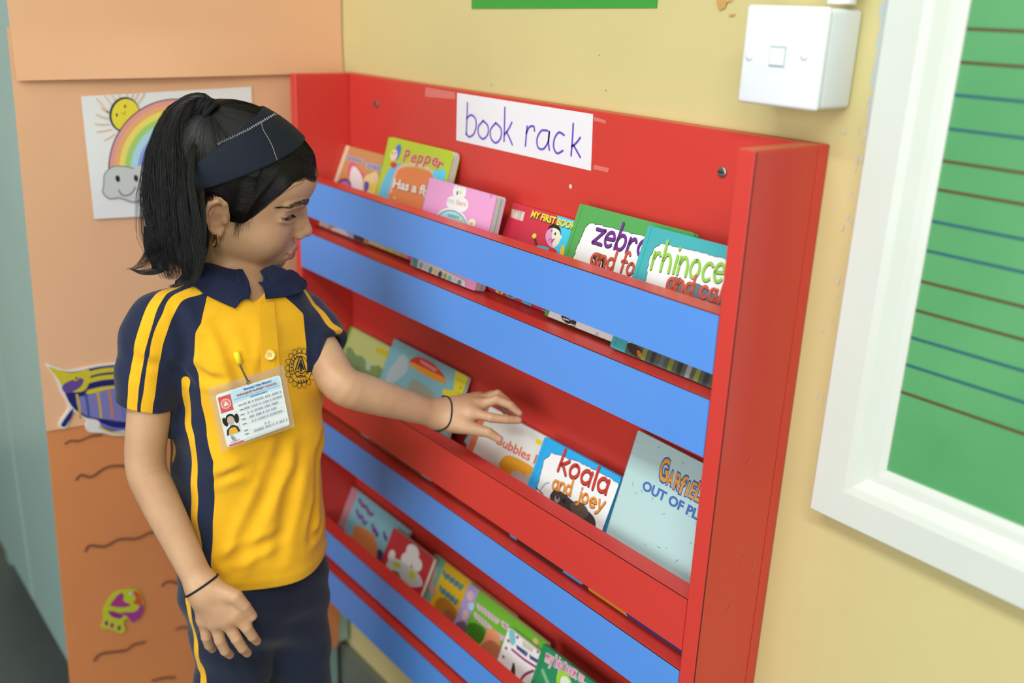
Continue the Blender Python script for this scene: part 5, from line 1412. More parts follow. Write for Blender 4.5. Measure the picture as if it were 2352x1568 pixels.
M_pants = fabric('track_knit', (29, 38, 60), (236, 178, 34), 'yellow')
M_navy = mat('navy_rib', (30, 39, 68), 0.8, 0.2, bump=0.25, bscale=900)
def polydist(V, pts):
    d = None
    pts = catmull(pts, 6)
    for a, b in zip(pts[:-1], pts[1:]):
        ab = b - a; t = np.clip(((V - a) @ ab) / (ab @ ab), 0, 1); r = V - a - t[:, None] * ab
        e = (r * r).sum(1); d = e if d is None else np.minimum(d, e)
    return np.sqrt(d)

V, F = surface(shirt_sdf, (0.16, -0.58, 0.60), (0.56, -0.16, 1.03), 0.0021)
s, t = torso_st(V); z = V[:, 2]
aa = np.interp(z, ZP, AP); bb = np.interp(z, ZP, BP); phi = np.degrees(np.arctan2(s / aa, t / bb))
def to_phi(P):
    P = np.array(P); s_, t_ = torso_st(P); return P[:, 2], np.degrees(np.arctan2(s_ / np.interp(P[:, 2], ZP, AP), t_ / np.interp(P[:, 2], ZP, BP)))
bz_, bph = to_phi(hits(shirt_solid, [(475, 682), (462, 742), (445, 835), (458, 880), (463, 930), (475, 1000), (490, 1060), (493, 1140), (488, 1250), (485, 1300)]))
o_ = np.argsort(bz_); bphi = np.interp(z, bz_[o_], np.abs(bph[o_]))
bphiL = np.interp(z, [.60, .80, .87, .93, .955, .975], [58, 62, 62, 55, 42, 30])
PL_ = np.array(hits(shirt_solid, [(655, 682), (676, 700), (696, 720), (701, 771), (704, 822)])); zl_, sl_ = PL_[:, 2], torso_st(PL_)[0]; ol_ = np.argsort(zl_)
bsL = np.interp(z, zl_[ol_], sl_[ol_])
fL = np.minimum((bphiL - np.abs(phi)) * .0015, np.where(z > zl_.min() - .02, bsL - s, 1.0))
yel = np.where(s < 0, (bphi - np.abs(phi)) * .0015, fL)
def stripe(pts, w, arr=None):
    global yel
    P = hits(shirt_solid, pts)
    if len(P) > 1: yel = np.maximum(yel, w - polydist(V, P))
stripe([(424, 645), (404, 652), (380, 668), (357, 692), (328, 771), (312, 850), (305, 905), (303, 928), (302, 950)], .0064)
stripe([(468, 660), (447, 668), (425, 675), (400, 693), (366, 771), (350, 850), (343, 905), (338, 928), (336, 952)], .0064)
stripe([(661, 634), (696, 661), (728, 707), (758, 744), (784, 760)], .0058)
stripe([(427, 874), (432, 960), (440, 1010), (447, 1072), (447, 1145), (447, 1203), (456, 1250), (470, 1310)], .0050)
zs = np.linspace(.86, HEM, 12)
for ang in (-103, 72, 108):
    P = [tpt(math.sin(math.radians(ang)) * np.interp(q_, ZP, AP), math.cos(math.radians(ang)) * np.interp(q_, ZP, BP), q_) for q_ in zs]
    yel = np.maximum(yel, .0052 - polydist(V, P))
shirt = fast_mesh('polo_shirt', V, F, M_cloth, girl, {'yellow': yel}); shirt['label'] = 'yellow polo shirt with navy raglan sleeves and yellow stripes'
def ribbon(name, A, Bv, m, parent, th=.0022, n=6, bulge=0.0, rows=5, close=False, clear=None):
    """cloth strip between two matched 3-D edges, with thickness"""
    A = catmull(A, n, close); Bv = catmull(Bv, n, close); N = len(A); V = []; up = []
    for i in range(N):
        for r_ in range(rows): V.append(A[i] + (Bv[i] - A[i]) * r_ / (rows - 1))
    V = np.array(V).reshape(N, rows, 3)
    du = np.gradient(V, axis=0); dv = np.gradient(V, axis=1); nn = np.cross(du, dv); nn /= np.linalg.norm(nn, axis=2, keepdims=True) + 1e-12
    cc = V.reshape(-1, 3).mean(0)
    ctr = np.array([TX[0], TX[1], cc[2] - .02])
    if ((V - ctr) * nn).sum() < 0: nn = -nn
    prof = np.sin(np.linspace(0, PI, rows))[None, :, None]
    V = V + nn * bulge * prof
    if clear:
        Q = V.reshape(-1, 3)
        for _ in range(6):
            dd = clear[0](Q); Q = Q + gradv(clear[0], Q) * np.maximum(clear[1] - dd, 0)[:, None]
        V = Q.reshape(N, rows, 3)
    Vo = V + nn * th; allV = np.concatenate([V.reshape(-1, 3), Vo.reshape(-1, 3)]); o2 = N * rows; Fc = []
    for i in range(N - 1):
        for r_ in range(rows - 1):
            a = i * rows + r_; q4 = (a, a + 1, a + rows + 1, a + rows); Fc.append(q4); Fc.append(tuple(k + o2 for k in q4[::-1]))
    rim = [i * rows for i in range(N)] + [(N - 1) * rows + r_ for r_ in range(1, rows)] + [i * rows + rows - 1 for i in range(N - 2, -1, -1)] + [r_ for r_ in range(rows - 2, 0, -1)]
    for a, c_ in zip(rim, rim[1:] + rim[:1]): Fc.append((a, c_, c_ + o2, a + o2))
    bmx = bmesh.new(); vs = [bmx.verts.new(v) for v in allV]
    for f in Fc:
        try: bmx.faces.new([vs[k] for k in f])
        except ValueError: pass
    bmesh.ops.recalc_face_normals(bmx, faces=bmx.faces)
    mb = MB(); mb.bm(bmx, m); o = mb.build(name, parent, True); smooth_by_angle(o, 50); return o
def outp(x, y, lift):
    h_ = hit(shirt_solid, x, y); return h_ + grad(shirt_solid, h_) * lift
neckc = lambda p: chain(p, [N0 + np.array([0, 0, -.02]), NECKTOP], [.040, .036])
def innp(x, y, lift=.0045):
    h_ = hit(neckc, x, y)
    return h_ + grad(neckc, h_) * lift if h_ is not None else None
up_ = NECKTOP - N0; up_ /= np.linalg.norm(up_)
def nring(ang, r, h):
    """around the neck; ang 0 = her front, + = her left"""
    d_ = TF * math.cos(math.radians(ang)) + TL_ * math.sin(math.radians(ang)); d_ = d_ - (d_ @ up_) * up_; d_ /= np.linalg.norm(d_)
    return N0 + up_ * h + d_ * r
fold = [outp(570, 689, .006), innp(548, 672), innp(521, 652), innp(492, 634), nring(-110, .044, .018), nring(-150, .046, .022), nring(180, .047, .023), nring(140, .046, .014), dp(700, 644, 1.215), dp(655, 640, 1.182), dp(612, 642, 1.146), dp(590, 648, 1.126)]
edge = [outp(540, 708, .003), outp(506, 693, .003), outp(474, 678, .003), outp(440, 663, .003), nring(-115, .066, -.006), nring(-150, .068, -.002), nring(180, .068, 0.0), nring(140, .068, -.008), nring(112, .068, -.014), outp(686, 674, .003), outp(655, 682, .003), outp(606, 689, .004)]
ribbon('collar', fold, edge, M_navy, shirt, .0024, 8, .0040, 12, clear=(lambda p: np.minimum(shirt_solid(p), neckc(p) + .001), .0034))
# collar stand inside
# placket, button, emblem
pl_L = [outp(x, y, .0004) for x, y in [(592, 700), (594, 740), (597, 790), (600, 840), (602, 880)]]
pl_R = [outp(x, y, .0004) for x, y in [(628, 692), (632, 740), (637, 790), (641, 840), (643, 880)]]
M_yel = mat('yellow_knit', (238, 180, 32), 0.78, 0.2, bump=0.25, bscale=900, sheen=0.15)
ribbon('placket', pl_L, pl_R, M_yel, shirt, .0013, 6, .0004, 4)
bc_ = hit(shirt_solid, 621, 815); bn = grad(shirt_solid, bc_); bu = np.cross(bn, [0, 0, 1]); bu /= np.linalg.norm(bu); bv = np.cross(bu, bn) * -1
bc_ = bc_ + bn * .0022
M_btn = mat('cream_button', (240, 204, 116), 0.35, 0.5)
b = MB(); n_ = 28; rad = [(0, .0012), (.0034, .0012), (.0040, .0017), (.0052, .0020), (.0060, .0014), (.0061, .0004), (.0058, -.0006)]
Vb = []; Fb = []
for r_, h_ in rad[1:]:
    for i in range(n_): a = 2 * PI * i / n_; Vb.append(bc_ + (bu * math.cos(a) + bv * math.sin(a)) * r_ + bn * h_)
for k in range(len(rad) - 2):
    for i in range(n_): Fb.append((k * n_ + i, (k + 1) * n_ + i, (k + 1) * n_ + (i + 1) % n_, k * n_ + (i + 1) % n_))
Fb.append(tuple(range(n_))); b.add(Vb, Fb, M_btn)
for dx in (-1, 1):
    for dy in (-1, 1):
        c_ = bc_ + bu * .0011 * dx + bv * .0011 * dy + bn * .0012; b.tube([c_, c_ + bn * .0002], .0006, mat('button_hole', (150, 116, 60), .6), 8)
b.build('button', shirt, True)
M_print = mat('navy_print', (36, 44, 66), 0.7, 0.2)
mb = MB()
def shirt_line(pts, w, closed=False):
    P = catmull([(x, y) for x, y in pts], 5, closed) if len(pts) > 2 else np.array(pts, float); out = []
    H, okh = hitv(shirt_solid, P); Gn = gradv(shirt_solid, H); tdv = torso_sdf(H)
    def flush(o):
        if len(o) > 1: mb.tube(o, w, M_print, 5)
    for (x, y), h_, g_, o1, td1 in zip(P, H, Gn, okh, tdv):
        if x > 722 or not o1 or td1 > .012: flush(out); out = []
        else: out.append(h_ + g_ * .0002)
    flush(out)
ec_ = (690, 845)
for k in range(17):
    a0, a1 = 2 * PI * k / 17, 2 * PI * (k + 1) / 17; am = (a0 + a1) / 2
    shirt_line([(ec_[0] + 27 * math.cos(a0), ec_[1] + 36 * math.sin(a0)), (ec_[0] + 34 * math.cos(a0 + .08), ec_[1] + 45 * math.sin(a0 + .08)), (ec_[0] + 36 * math.cos(am), ec_[1] + 47 * math.sin(am)), (ec_[0] + 34 * math.cos(a1 - .08), ec_[1] + 45 * math.sin(a1 - .08)), (ec_[0] + 27 * math.cos(a1), ec_[1] + 36 * math.sin(a1))], .0003)
shirt_line([(ec_[0] + 26 * math.cos(a), ec_[1] + 35 * math.sin(a)) for a in np.linspace(0, 2 * PI, 20)[:-1]], .00045, True)
shirt_line([(ec_[0] + 17 * math.cos(a), ec_[1] + 24 * math.sin(a) - 3) for a in np.linspace(0.3, 5.9, 18)], .0004)
shirt_line([(678, 850), (690, 818), (702, 850)], .0007); shirt_line([(684, 848), (690, 832), (697, 848)], .0010); shirt_line([(690, 826), (691, 852)], .0012)
shirt_line([(676, 858), (684, 852), (692, 858), (702, 852), (708, 858)], .0006); shirt_line([(680, 866), (690, 862), (704, 866)], .0006)
for k in range(7):
    a = math.radians(150 + 16 * k); shirt_line([(ec_[0] + 20 * math.cos(a), ec_[1] + 27 * math.sin(a)), (ec_[0] + 23 * math.cos(a + .05), ec_[1] + 31 * math.sin(a + .05))], .0008)
for k in range(4): shirt_line([(684 + 6 * k, 874 - k), (687 + 6 * k, 880 - k)], .0008)
mb.build('printed_emblem', shirt, True)
# trousers
HIPZ = np.array([.30, .45, .55, .60, .66, .70])
def pants_solid(p):
    s, t = torso_st(p); z = p[:, 2]; s = s + .007; t = t + .006
    a = np.interp(z, [.46, .56, .62, .70], [.088, .091, .089, .082]); b_ = np.interp(z, [.46, .56, .62, .70], [.070, .086, .085, .078])
    hip = ((np.abs(s / a) ** 2.3 + np.abs(t / b_) ** 2.3) ** (1 / 2.3) - 1) * b_ * .92
    hip = smax(np.maximum(hip, z - .70), (.46 - z) * .5, .08)
    legs = None
    for sg, dt in ((-1, .004), (1, .012)):
        l = chain(p, [tpt(sg * .042, dt, .58), tpt(sg * .0455, dt, .46), tpt(sg * .052, dt, .30), tpt(sg * .062, 0, .055)], [.047, .0475, .044, .041], .006)
        legs = l if legs is None else smin(legs, l, .006)
    d = smin(hip, legs, .02)
    f = .0016 * np.sin(2 * PI * (z * 12 + s * 9) + 2 * np.sin(z * 23)) * sm(.62 - z, 0, .06) + .0012 * np.sin(2 * PI * (z * 5 - t * 14))
    return d - f
def pants_sdf(p):
    S0 = pants_solid(p); d = np.maximum(S0, -(S0 + .006)); return np.maximum(np.maximum(d, .060 - p[:, 2]), p[:, 2] - .685)
V, F = surface(pants_sdf, (0.20, -0.52, 0.04), (0.50, -0.18, 0.70), 0.0034)
P = hits(pants_solid, [(430, 1368), (433, 1392), (437, 1420), (445, 1448), (450, 1489), (459, 1536), (467, 1564)])
yel = .0050 - polydist(V, [P[0] + np.array([0, 0, .08])] + P + [P[-1] + np.array([0.0, -0.004, -.35])])
pants = fast_mesh('trousers', V, F, M_pants, girl, {'yellow': yel}); pants['label'] = 'navy track trousers with a yellow side stripe'
# shoes
M_shoe = mat('black_shoe', (24, 24, 26), 0.45, 0.4)
for sg in (-1, 1):
    fn = lambda p: np.maximum(smin(chain(p, [tpt(sg * .062, -.015, .034), tpt(sg * .064, .04, .030), tpt(sg * .066, .098, .026)], [.030, .032, .026], .01), cone(p, tpt(sg * .062, -.006, .04), tpt(sg * .062, -.006, .062), .031, .030), .01), .0005 - p[:, 2])
    c_ = tpt(sg * .064, .03, 0)
    V, F = surface(fn, c_ + np.array([-.16, -.16, -.004]), c_ + np.array([.16, .16, .11]), .004); fast_mesh('shoe', V, F, M_shoe, girl)
# ------------------------------------------------------------------ hair, headband, hair tie
def hair_material():
    m = bpy.data.materials.new('black_hair'); m.use_nodes = True; nt = m.node_tree; b = nt.nodes['Principled BSDF']
    b.inputs['Base Color'].default_value = lin((13, 12, 13)); b.inputs['Roughness'].default_value = 0.40; b.inputs['Specular IOR Level'].default_value = 0.36
    return m
M_hair = hair_material()
def cap_mm(q, base=5.0):
    hz = hairline(q)
    th = base * sm(q[:, 2] - hz, 3, 20)
    return smax(cran(q, th - 0.4), (hz + 5 - q[:, 2]) * .7, 2.0)
def cap_th(q): return 5.0 * sm(q[:, 2] - hairline(q), 3, 20)
cap_sdf = lambda p: cap_mm(to_head(p)) * (HS / 1000)
V, F = surface(cap_sdf, HP - .125, HP + .145, .0024)
hair = fast_mesh('hair', V, F, M_hair, girl); hair['label'] = 'black hair pulled back into a high ponytail'
def cran_pt(dirv, off):
    """point on the hair cap in a direction from the skull centre (head mm)"""
    c = np.array([0, -4.0, 40.0]); dirv = dirv / np.linalg.norm(dirv); t = 90.0
    for _ in range(12): t -= cran((c + dirv * t)[None], off)[0] * .9
    return c + dirv * t
# hair tie on the crown
best = None
for a in np.linspace(0, 80, 161):
    p_ = cran_pt(np.array([.30, -math.sin(math.radians(a)), math.cos(math.radians(a))]), 5.0); w_ = from_head(p_); q_ = CM.T @ (w_ - CAM); x_ = 1176 + F_PX * q_[0] / -q_[2]
    if best is None or abs(x_ - 483) < best[0]: best = (abs(x_ - 483), p_, a)
TIE = best[1]; TIEn = np.array([.30, -math.sin(math.radians(best[2])), math.cos(math.radians(best[2]))])
TIEw = from_head(TIE); q_ = CM.T @ (TIEw - CAM); TIEd = -q_[2]
# combed scalp strands from the hairline to the tie
rr5 = random.Random(21); m_ = 16; rg5 = np.random.default_rng(21)
cc = np.array([0, -4.0, 40.0])
def cran_pts(D, off):
    D = D / np.linalg.norm(D, axis=-1, keepdims=True); t = np.full(len(D), 90.0); off = np.broadcast_to(off, t.shape)
    for _ in range(12): t = t - (cran(cc + D * t[:, None], 0.0) - off) * .9
    return cc + D * t[:, None]
NS = 3600
th = rg5.uniform(0, 178, NS); sg = np.where(rg5.random(NS) < .78, 1, -1)
hz = np.interp(th, HL[:, 0], HL[:, 1]); lift = np.where(rg5.random(NS) < .55, np.abs(rg5.normal(0, 1, NS)) * 7 - 3.5, rg5.uniform(0, 60, NS)); lift = np.where(th < 84, np.maximum(70 - hz, 0) + rg5.uniform(0, 18, NS), lift)
tr_ = np.radians(th); st = np.stack([sg * 78 * np.sin(tr_) * .86, 78 * np.cos(tr_), hz + lift], 1) - cc
d0 = st / np.linalg.norm(st, axis=1, keepdims=True); d1 = (TIE - cc) / np.linalg.norm(TIE - cc)
om = np.arccos(np.clip(d0 @ d1, -1, 1)); off = rg5.uniform(4.6, 5.9, NS); wv = rg5.uniform(-.03, .03, NS)
tt = np.linspace(0, .97, m_)
so = np.maximum(np.sin(om), 1e-3)
Dd = (np.sin((1 - tt)[None] * om[:, None]) / so[:, None])[..., None] * d0[:, None] + (np.sin(tt[None] * om[:, None]) / so[:, None])[..., None] * d1
Dd = Dd + np.cross(d0, d1)[:, None] * (wv[:, None] * np.sin(PI * tt))[..., None]
Q0 = cran_pts(Dd.reshape(-1, 3), 0.0)
ct_ = cap_th(Q0).reshape(NS, m_); of_ = ct_ * (1 + (off[:, None] - 4.2) * .12) + 0.1 + 3.2 * tt[None] ** 6
P = from_head(cran_pts(Dd.reshape(-1, 3), of_.ravel())).reshape(NS, m_, 3)
Rr = np.tile(np.linspace(.00022, .00030, m_), (NS, 1))
# below the band: combed down along the hairline towards the ear
N2 = 6000
t0_ = rg5.uniform(0, 76, N2); t1_ = np.minimum(t0_ + rg5.uniform(26, 60, N2), 114); sg = np.where(rg5.random(N2) < .72, 1, -1)
baby = rg5.random(N2) < .20
o0 = np.where(baby, rg5.uniform(-12, 3, N2), 1 + 58 * rg5.random(N2) ** 1.5); o1 = o0 * rg5.uniform(.45, 1.05, N2) + rg5.normal(0, 2.6, N2)
u2 = np.linspace(0, 1, m_)[None]; ang = t0_[:, None] + (t1_ - t0_)[:, None] * u2
zz2 = np.interp(ang, HL[:, 0], HL[:, 1]) + o0[:, None] * (1 - u2) + o1[:, None] * u2 + rg5.normal(0, 2.2, N2)[:, None] * np.sin(PI * u2) + rg5.uniform(0, 5, N2)[:, None] * (1 - u2) ** 2
zz2 = np.maximum(zz2, np.interp(ang, [78, 90, 120], [-60, 33, 37]))
ra = np.radians(ang); D2 = np.stack([sg[:, None] * 78 * np.sin(ra) * .86, 78 * np.cos(ra), zz2], -1) - cc
Q0 = cran_pts(D2.reshape(-1, 3), 0.0); o2 = cap_th(Q0).reshape(N2, m_) + rg5.uniform(.1, .9, N2)[:, None]
P2 = from_head(cran_pts(D2.reshape(-1, 3), o2.ravel())).reshape(N2, m_, 3)
hd = head_sdf(P2.reshape(-1, 3)); low_ = hd < .0003; Pf = P2.reshape(-1, 3).copy()
if low_.any(): Pf[low_] += gradv(head_sdf, Pf[low_]) * (.0004 - hd[low_])[:, None]
P2 = Pf.reshape(N2, m_, 3)
R2 = np.tile(np.r_[np.linspace(.00004, .00016, 4), np.full(m_ - 8, .00017), np.linspace(.00016, .00004, 4)], (N2, 1))
P = np.concatenate([P, P2]); Rr = np.concatenate([Rr, R2])
Vs, Fs = strand_mesh(P, Rr); fast_mesh('combed_hair', Vs, Fs, M_hair, hair)
# ponytail
G = np.array([dp(x, y, d) for x, y, d in [(486, 240, TIEd), (462, 226, TIEd), (424, 244, TIEd + .003), (402, 292, TIEd + .004), (397, 365, TIEd + .004), (401, 440, TIEd + .004), (407, 515, TIEd + .006), (414, 580, TIEd + .008), (420, 640, TIEd + .010)]])
GC = catmull(G, 10); GL = np.r_[0, np.cumsum(np.linalg.norm(np.diff(GC, axis=0), axis=1))]; GL /= GL[-1]
def gpos(t): return np.array([np.interp(t, GL, GC[:, i]) for i in range(3)])
IR = CM[:, 0]; IV = -CM[:, 2]                      # picture-right and depth directions: the tail's cross axes
RT = np.array([(0, .008), (.06, .010), (.14, .014), (.25, .018), (.4, .027), (.6, .033), (.8, .032), (.93, .024), (1.0, .018)])
core = []; cr_ = []
ts = np.linspace(0, .93, 40); tubeV, tubeF = tube([gpos(t) for t in ts], [np.interp(t, RT[:, 0], RT[:, 1]) * (.68 if t < .8 else .68 - (t - .8) * 3) for t in ts], 20); tubeF = np.array([f for f in tubeF if len(f) == 4])
P = []; Rr = []; m_ = 24
for i in range(5000):
    r_ = math.sqrt(rr5.uniform(.25, 1.0)); a = rr5.uniform(0, 2 * PI); L = rr5.uniform(.80, 1.03) if rr5.random() < .85 else rr5.uniform(.5, .85)
    if rr5.random() < .06: r_ *= rr5.uniform(1.0, 1.18)
    ph, fr, am = rr5.uniform(0, 6), rr5.uniform(3, 7), rr5.uniform(0, .0015)
    cl = rr5.random() < .30 and math.cos(a) < .2     # ends that flick out
    pts = []
    tw = rr5.uniform(-.5, .5)
    for k in range(m_):
        t = L * k / (m_ - 1); R0 = np.interp(min(t, 1), RT[:, 0], RT[:, 1]); aa_ = a + tw * t
        c_ = gpos(min(t, 1.0)) + (IR * math.cos(aa_) * R0 * 1.04 + IV * math.sin(aa_) * R0 * .85) * r_ + IR * am * math.sin(ph + fr * t * 3)
        if t > 1: c_ = c_ + (G[-1] - G[-2]) * (t - 1) * 2
        if cl and t > .72: u_ = (t - .72) / .28; c_ = c_ - IR * .040 * u_ ** 2.2 + CM[:, 1] * .010 * u_ ** 2
        pts.append(c_)
    P.append(pts); Rr.append(np.array([.00027] * (m_ - 8) + list(np.linspace(.00027, .00004, 8))))
# the lock that flicks out to the left and the ends lying on the collar
def lock(ctrl, n, r0, r1, seed):
    rl = random.Random(seed); C_ = catmull([dp(*c) for c in ctrl], 6); mm = len(C_)
    idx = np.linspace(0, mm - 1, m_); base = np.array([[np.interp(t, np.arange(mm), C_[:, i]) for i in range(3)] for t in idx])
    for _ in range(n):
        a = rl.uniform(0, 2 * PI); q = math.sqrt(rl.random()); cut = rl.uniform(.8, 1.0); w_ = np.linspace(0, 1, m_)
        rad = r0 + (r1 - r0) * w_
        b_ = np.array([[np.interp(t * cut, np.linspace(0, 1, m_), base[:, i]) for i in range(3)] for t in w_])
        P.append(b_ + (IR[None] * math.cos(a) + (CM[:, 1] * .8 + IV * .5)[None] * math.sin(a)) * (rad * q)[:, None]); Rr.append(np.array([.00028] * (m_ - 8) + list(np.linspace(.00028, .00004, 8))))
d0 = TIEd + .014
lock([(350, 520, d0), (346, 570, d0), (360, 608, d0), (350, 622, d0 - .005), (325, 624, d0 - .006), (297, 617, d0 - .006)], 200, .009, .0008, 1)
lock([(366, 480, d0 - .01), (350, 560, d0 - .012), (372, 610, d0 - .015), (362, 624, d0 - .015), (330, 628, d0 - .012), (305, 622, d0 - .012)], 120, .008, .001, 2)
lock([(420, 520, d0 - .02), (424, 590, d0 - .03), (430, 630, d0 - .045), (412, 652, d0 - .05), (388, 658, d0 - .05)], 170, .010, .002, 3)
lock([(440, 480, d0 - .03), (452, 560, d0 - .04), (455, 612, d0 - .05), (444, 645, d0 - .056), (415, 664, d0 - .058)], 170, .010, .002, 4)
lock([(452, 440, d0 - .035), (462, 520, d0 - .045), (464, 580, d0 - .05), (462, 625, d0 - .056)], 150, .008, .002, 5)
lock([(484, 244, d0 - .010), (470, 272, d0 - .012), (448, 330, d0 - .03), (438, 400, d0 - .040), (446, 470, d0 - .045), (458, 540, d0 - .050), (468, 600, d0 - .052)], 220, .0025, .005, 6)
lock([(480, 240, d0 - .008), (462, 258, d0 - .008), (432, 320, d0 - .02), (415, 400, d0 - .03), (420, 480, d0 - .035), (432, 560, d0 - .04), (440, 630, d0 - .045)], 240, .003, .008, 7)
Vs, Fs = strand_mesh(P, Rr); Fs = np.concatenate([Fs, tubeF + len(Vs)]); Vs = np.concatenate([Vs, np.array(tubeV)]); tail = fast_mesh('ponytail', Vs, Fs, M_hair, girl)
# loose strands round the tail, nape and temple
P = []; Rr = []
for i in range(150):
    side = rr5.choice((-1, 1)); x0 = rr5.uniform(380, 470); pts = []
    a = rr5.uniform(2.2, 4.1); ex = rr5.uniform(1.05, 1.5); L = rr5.uniform(.5, 1.05)
    for k in range(m_):
        t = L * k / (m_ - 1); R0 = np.interp(min(t, 1), RT[:, 0], RT[:, 1]); e_ = 1 + (ex - 1) * sm(t, .2, .9)
        pts.append(gpos(min(t, 1)) + (IR * math.cos(a) + IV * math.sin(a) * .7) * R0 * e_)
    P.append(pts); Rr.append(np.full(m_, .00011))
def surf_strand(ctrl, lift):
    H_, ok_ = hitv(head_sdf, catmull(ctrl, 5)); H_ = H_[ok_]
    if len(H_) < 6: return
    out = H_ + gradv(head_sdf, H_) * lift; idx = np.linspace(0, len(out) - 1, m_); P.append(np.stack([np.interp(idx, np.arange(len(out)), out[:, i]) for i in range(3)], 1)); Rr.append(np.linspace(.00016, .00004, m_))
for i in range(70):
    x = rr5.uniform(540, 580); y = 508 - (x - 540) * .9 + rr5.uniform(-6, 6); L = rr5.uniform(18, 52); dx = rr5.uniform(-14, 4)
    surf_strand([(x + 10, y - 26), (x + 2, y - 8), (x + dx * .4, y + L * .5), (x + dx, y + L)], .0008)
Vs, Fs = strand_mesh(P, Rr); fast_mesh('loose_strands', Vs, Fs, M_hair, hair)
# headband
band_s = lambda p: cran(to_head(p), 6.2) * (HS / 1000)
def fitplane(pts):
    Q = to_head(np.array(hits(band_s, pts))); A_ = Q[:, 1:3]; sol = np.linalg.lstsq(np.c_[A_, np.ones(len(A_))] * 1.0, np.zeros(len(A_)), rcond=None)[0] if False else None
    c_ = A_.mean(0); u, s_, vt = np.linalg.svd(A_ - c_); n = vt[1]; n = n if n[1] > 0 else -n
    return c_, n
cu, nu = fitplane([(439, 391), (484, 339), (503, 327), (567, 297), (630, 261)])
cl_, nl = fitplane([(452, 436), (503, 426), (567, 404), (637, 369), (695, 322)])
def band_mm(q):
    d = np.maximum(cran(q, 8.9), -cran(q, 4.2))
    up = (q[:, 1:3] - cu) @ nu; lo = -((q[:, 1:3] - cl_) @ nl)
    e = smax(up, lo, 1.0)
    return smax(d, e, 1.2)
V, F = surface(lambda p: band_mm(to_head(p)) * (HS / 1000), HP - .125, HP + .145, .0017)
M_band = mat('navy_jersey_band', (20, 28, 42), 0.75, 0.25, bump=0.2, bscale=1400)
band = fast_mesh('headband', V, F, M_band, girl); band['label'] = 'wide navy jersey headband'
M_thread = mat('white_thread', (206, 208, 210), 0.7, 0.3)
bs_ = lambda p: cran(to_head(p), 9.0) * (HS / 1000)
b = MB(); zz = []
for k in range(64):
    t = k / 63; x = 500 + t * 136; y = np.interp(x, [500, 503, 567, 630, 637], [330, 327.5, 297.5, 261, 257.5]) + (4.4 if k % 2 else -1.0) + rr5.uniform(-.6, .6); h_ = hit(bs_, x, y)
    if h_ is not None: zz.append(h_ + grad(bs_, h_) * .0003)
b.tube(zz, .00026, M_thread, 4); st1 = b.build('stitching', band)
b = MB(); zz = []
for x, y in catmull([(601, 284), (604, 297), (615, 316), (625, 335), (632, 355), (637, 368)], 5):
    h_ = hit(bs_, x, y)
    if h_ is not None: zz.append(h_ + grad(bs_, h_) * .0002)
b.tube(zz, .0004, mat('grey_thread', (140, 132, 118), .7), 5); b.build('loose_thread', band)
# hair tie
M_tie = mat('black_elastic', (22, 24, 27), 0.8, 0.2, bump=0.4, bscale=700)
b = MB(); ax_d = gpos(.05) - gpos(0); ax_d /= np.linalg.norm(ax_d); u_ = np.cross(ax_d, IV); u_ /= np.linalg.norm(u_); v_ = np.cross(ax_d, u_)
for k, (h_, tl) in enumerate([(-.005, .1), (-.001, -.15), (.003, .12), (.007, -.08)]):
    b.tube([TIEw + ax_d * (h_ + .003 + tl * .012 * math.cos(a)) + (u_ * math.cos(a) + v_ * math.sin(a)) * (.0098 + .0010 * math.sin(3 * a + k)) for a in np.linspace(0, 2 * PI, 36, endpoint=False)], .0031, M_tie, 10, True)
b.build('hair_tie', girl, True)
# ------------------------------------------------------------------ identity card pinned to the shirt
c0 = hit(shirt_solid, 580, 940); n0 = grad(shirt_solid, c0)
n0 = n0 * .6 + np.array([0.86, -0.25, 0.18]); n0 /= np.linalg.norm(n0)
corners = [(494.5, 907), (642.8, 860.4), (665.7, 976), (522, 1028)]
def cardplane(o):
    return [onplane(x, y, o, n0) for x, y in [(477, 892), (652, 837.5), (678, 980), (509, 1037)]]
o0 = c0 + n0 * .003
for _ in range(40):                                  # push out until it clears the shirt
    Q = np.array([mixp(mixp(a, b, u), mixp(d, c, u), v) for (a, b, c, d) in [cardplane(o0)] for u in np.linspace(0, 1, 7) for v in np.linspace(0, 1, 7)])
    if shirt_solid(Q).min() > .0012: break
    o0 = o0 + n0 * .0006
TLc, TRc, BRc, BLc = [onplane(x, y, o0 + n0 * .0004, n0) for x, y in corners]
card = thing('identity_card', 'laminated school identity card pinned on the chest of the yellow shirt', 'identity card', tuple((TLc + BRc) / 2))
U = TRc - TLc + BRc - BLc; Vv_ = TLc - BLc + TRc - BRc
S = Sheet((TLc + TRc + BRc + BLc) / 4, U, Vv_, 0.0)
if S.n @ n0 < 0: raise RuntimeError('card frame')
M_idp = mat('card_paper', (228, 236, 240), 0.4, 0.3)
def plate(pts, r, z0, z1, m, name, parent):
    q = []
    n = len(pts)
    for i in range(n):
        p = np.array(pts[i]); a = np.array(pts[i - 1]); c = np.array(pts[(i + 1) % n]); ea = (a - p) / np.linalg.norm(a - p); ec = (c - p) / np.linalg.norm(c - p)
        for t in np.linspace(0, 1, 6): q.append((1 - t) ** 2 * (p + ea * r) + 2 * t * (1 - t) * p + t * t * (p + ec * r))
    k = len(q); V = [S.P(p, z1) for p in q] + [S.P(p, z0) for p in q]
    b = bmesh.new(); vs = [b.verts.new(v) for v in V]; b.faces.new(vs[:k]); b.faces.new(vs[k:][::-1])
    for i in range(k): b.faces.new((vs[i], vs[k + i], vs[k + (i + 1) % k], vs[(i + 1) % k]))
    bmesh.ops.recalc_face_normals(b, faces=b.faces); mb = MB(); mb.bm(b, m); return mb.build(name, parent)
ML = bpy.data.materials.new('laminate_film'); ML.use_nodes = True; nt = ML.node_tree; nt.nodes.remove(nt.nodes['Principled BSDF'])
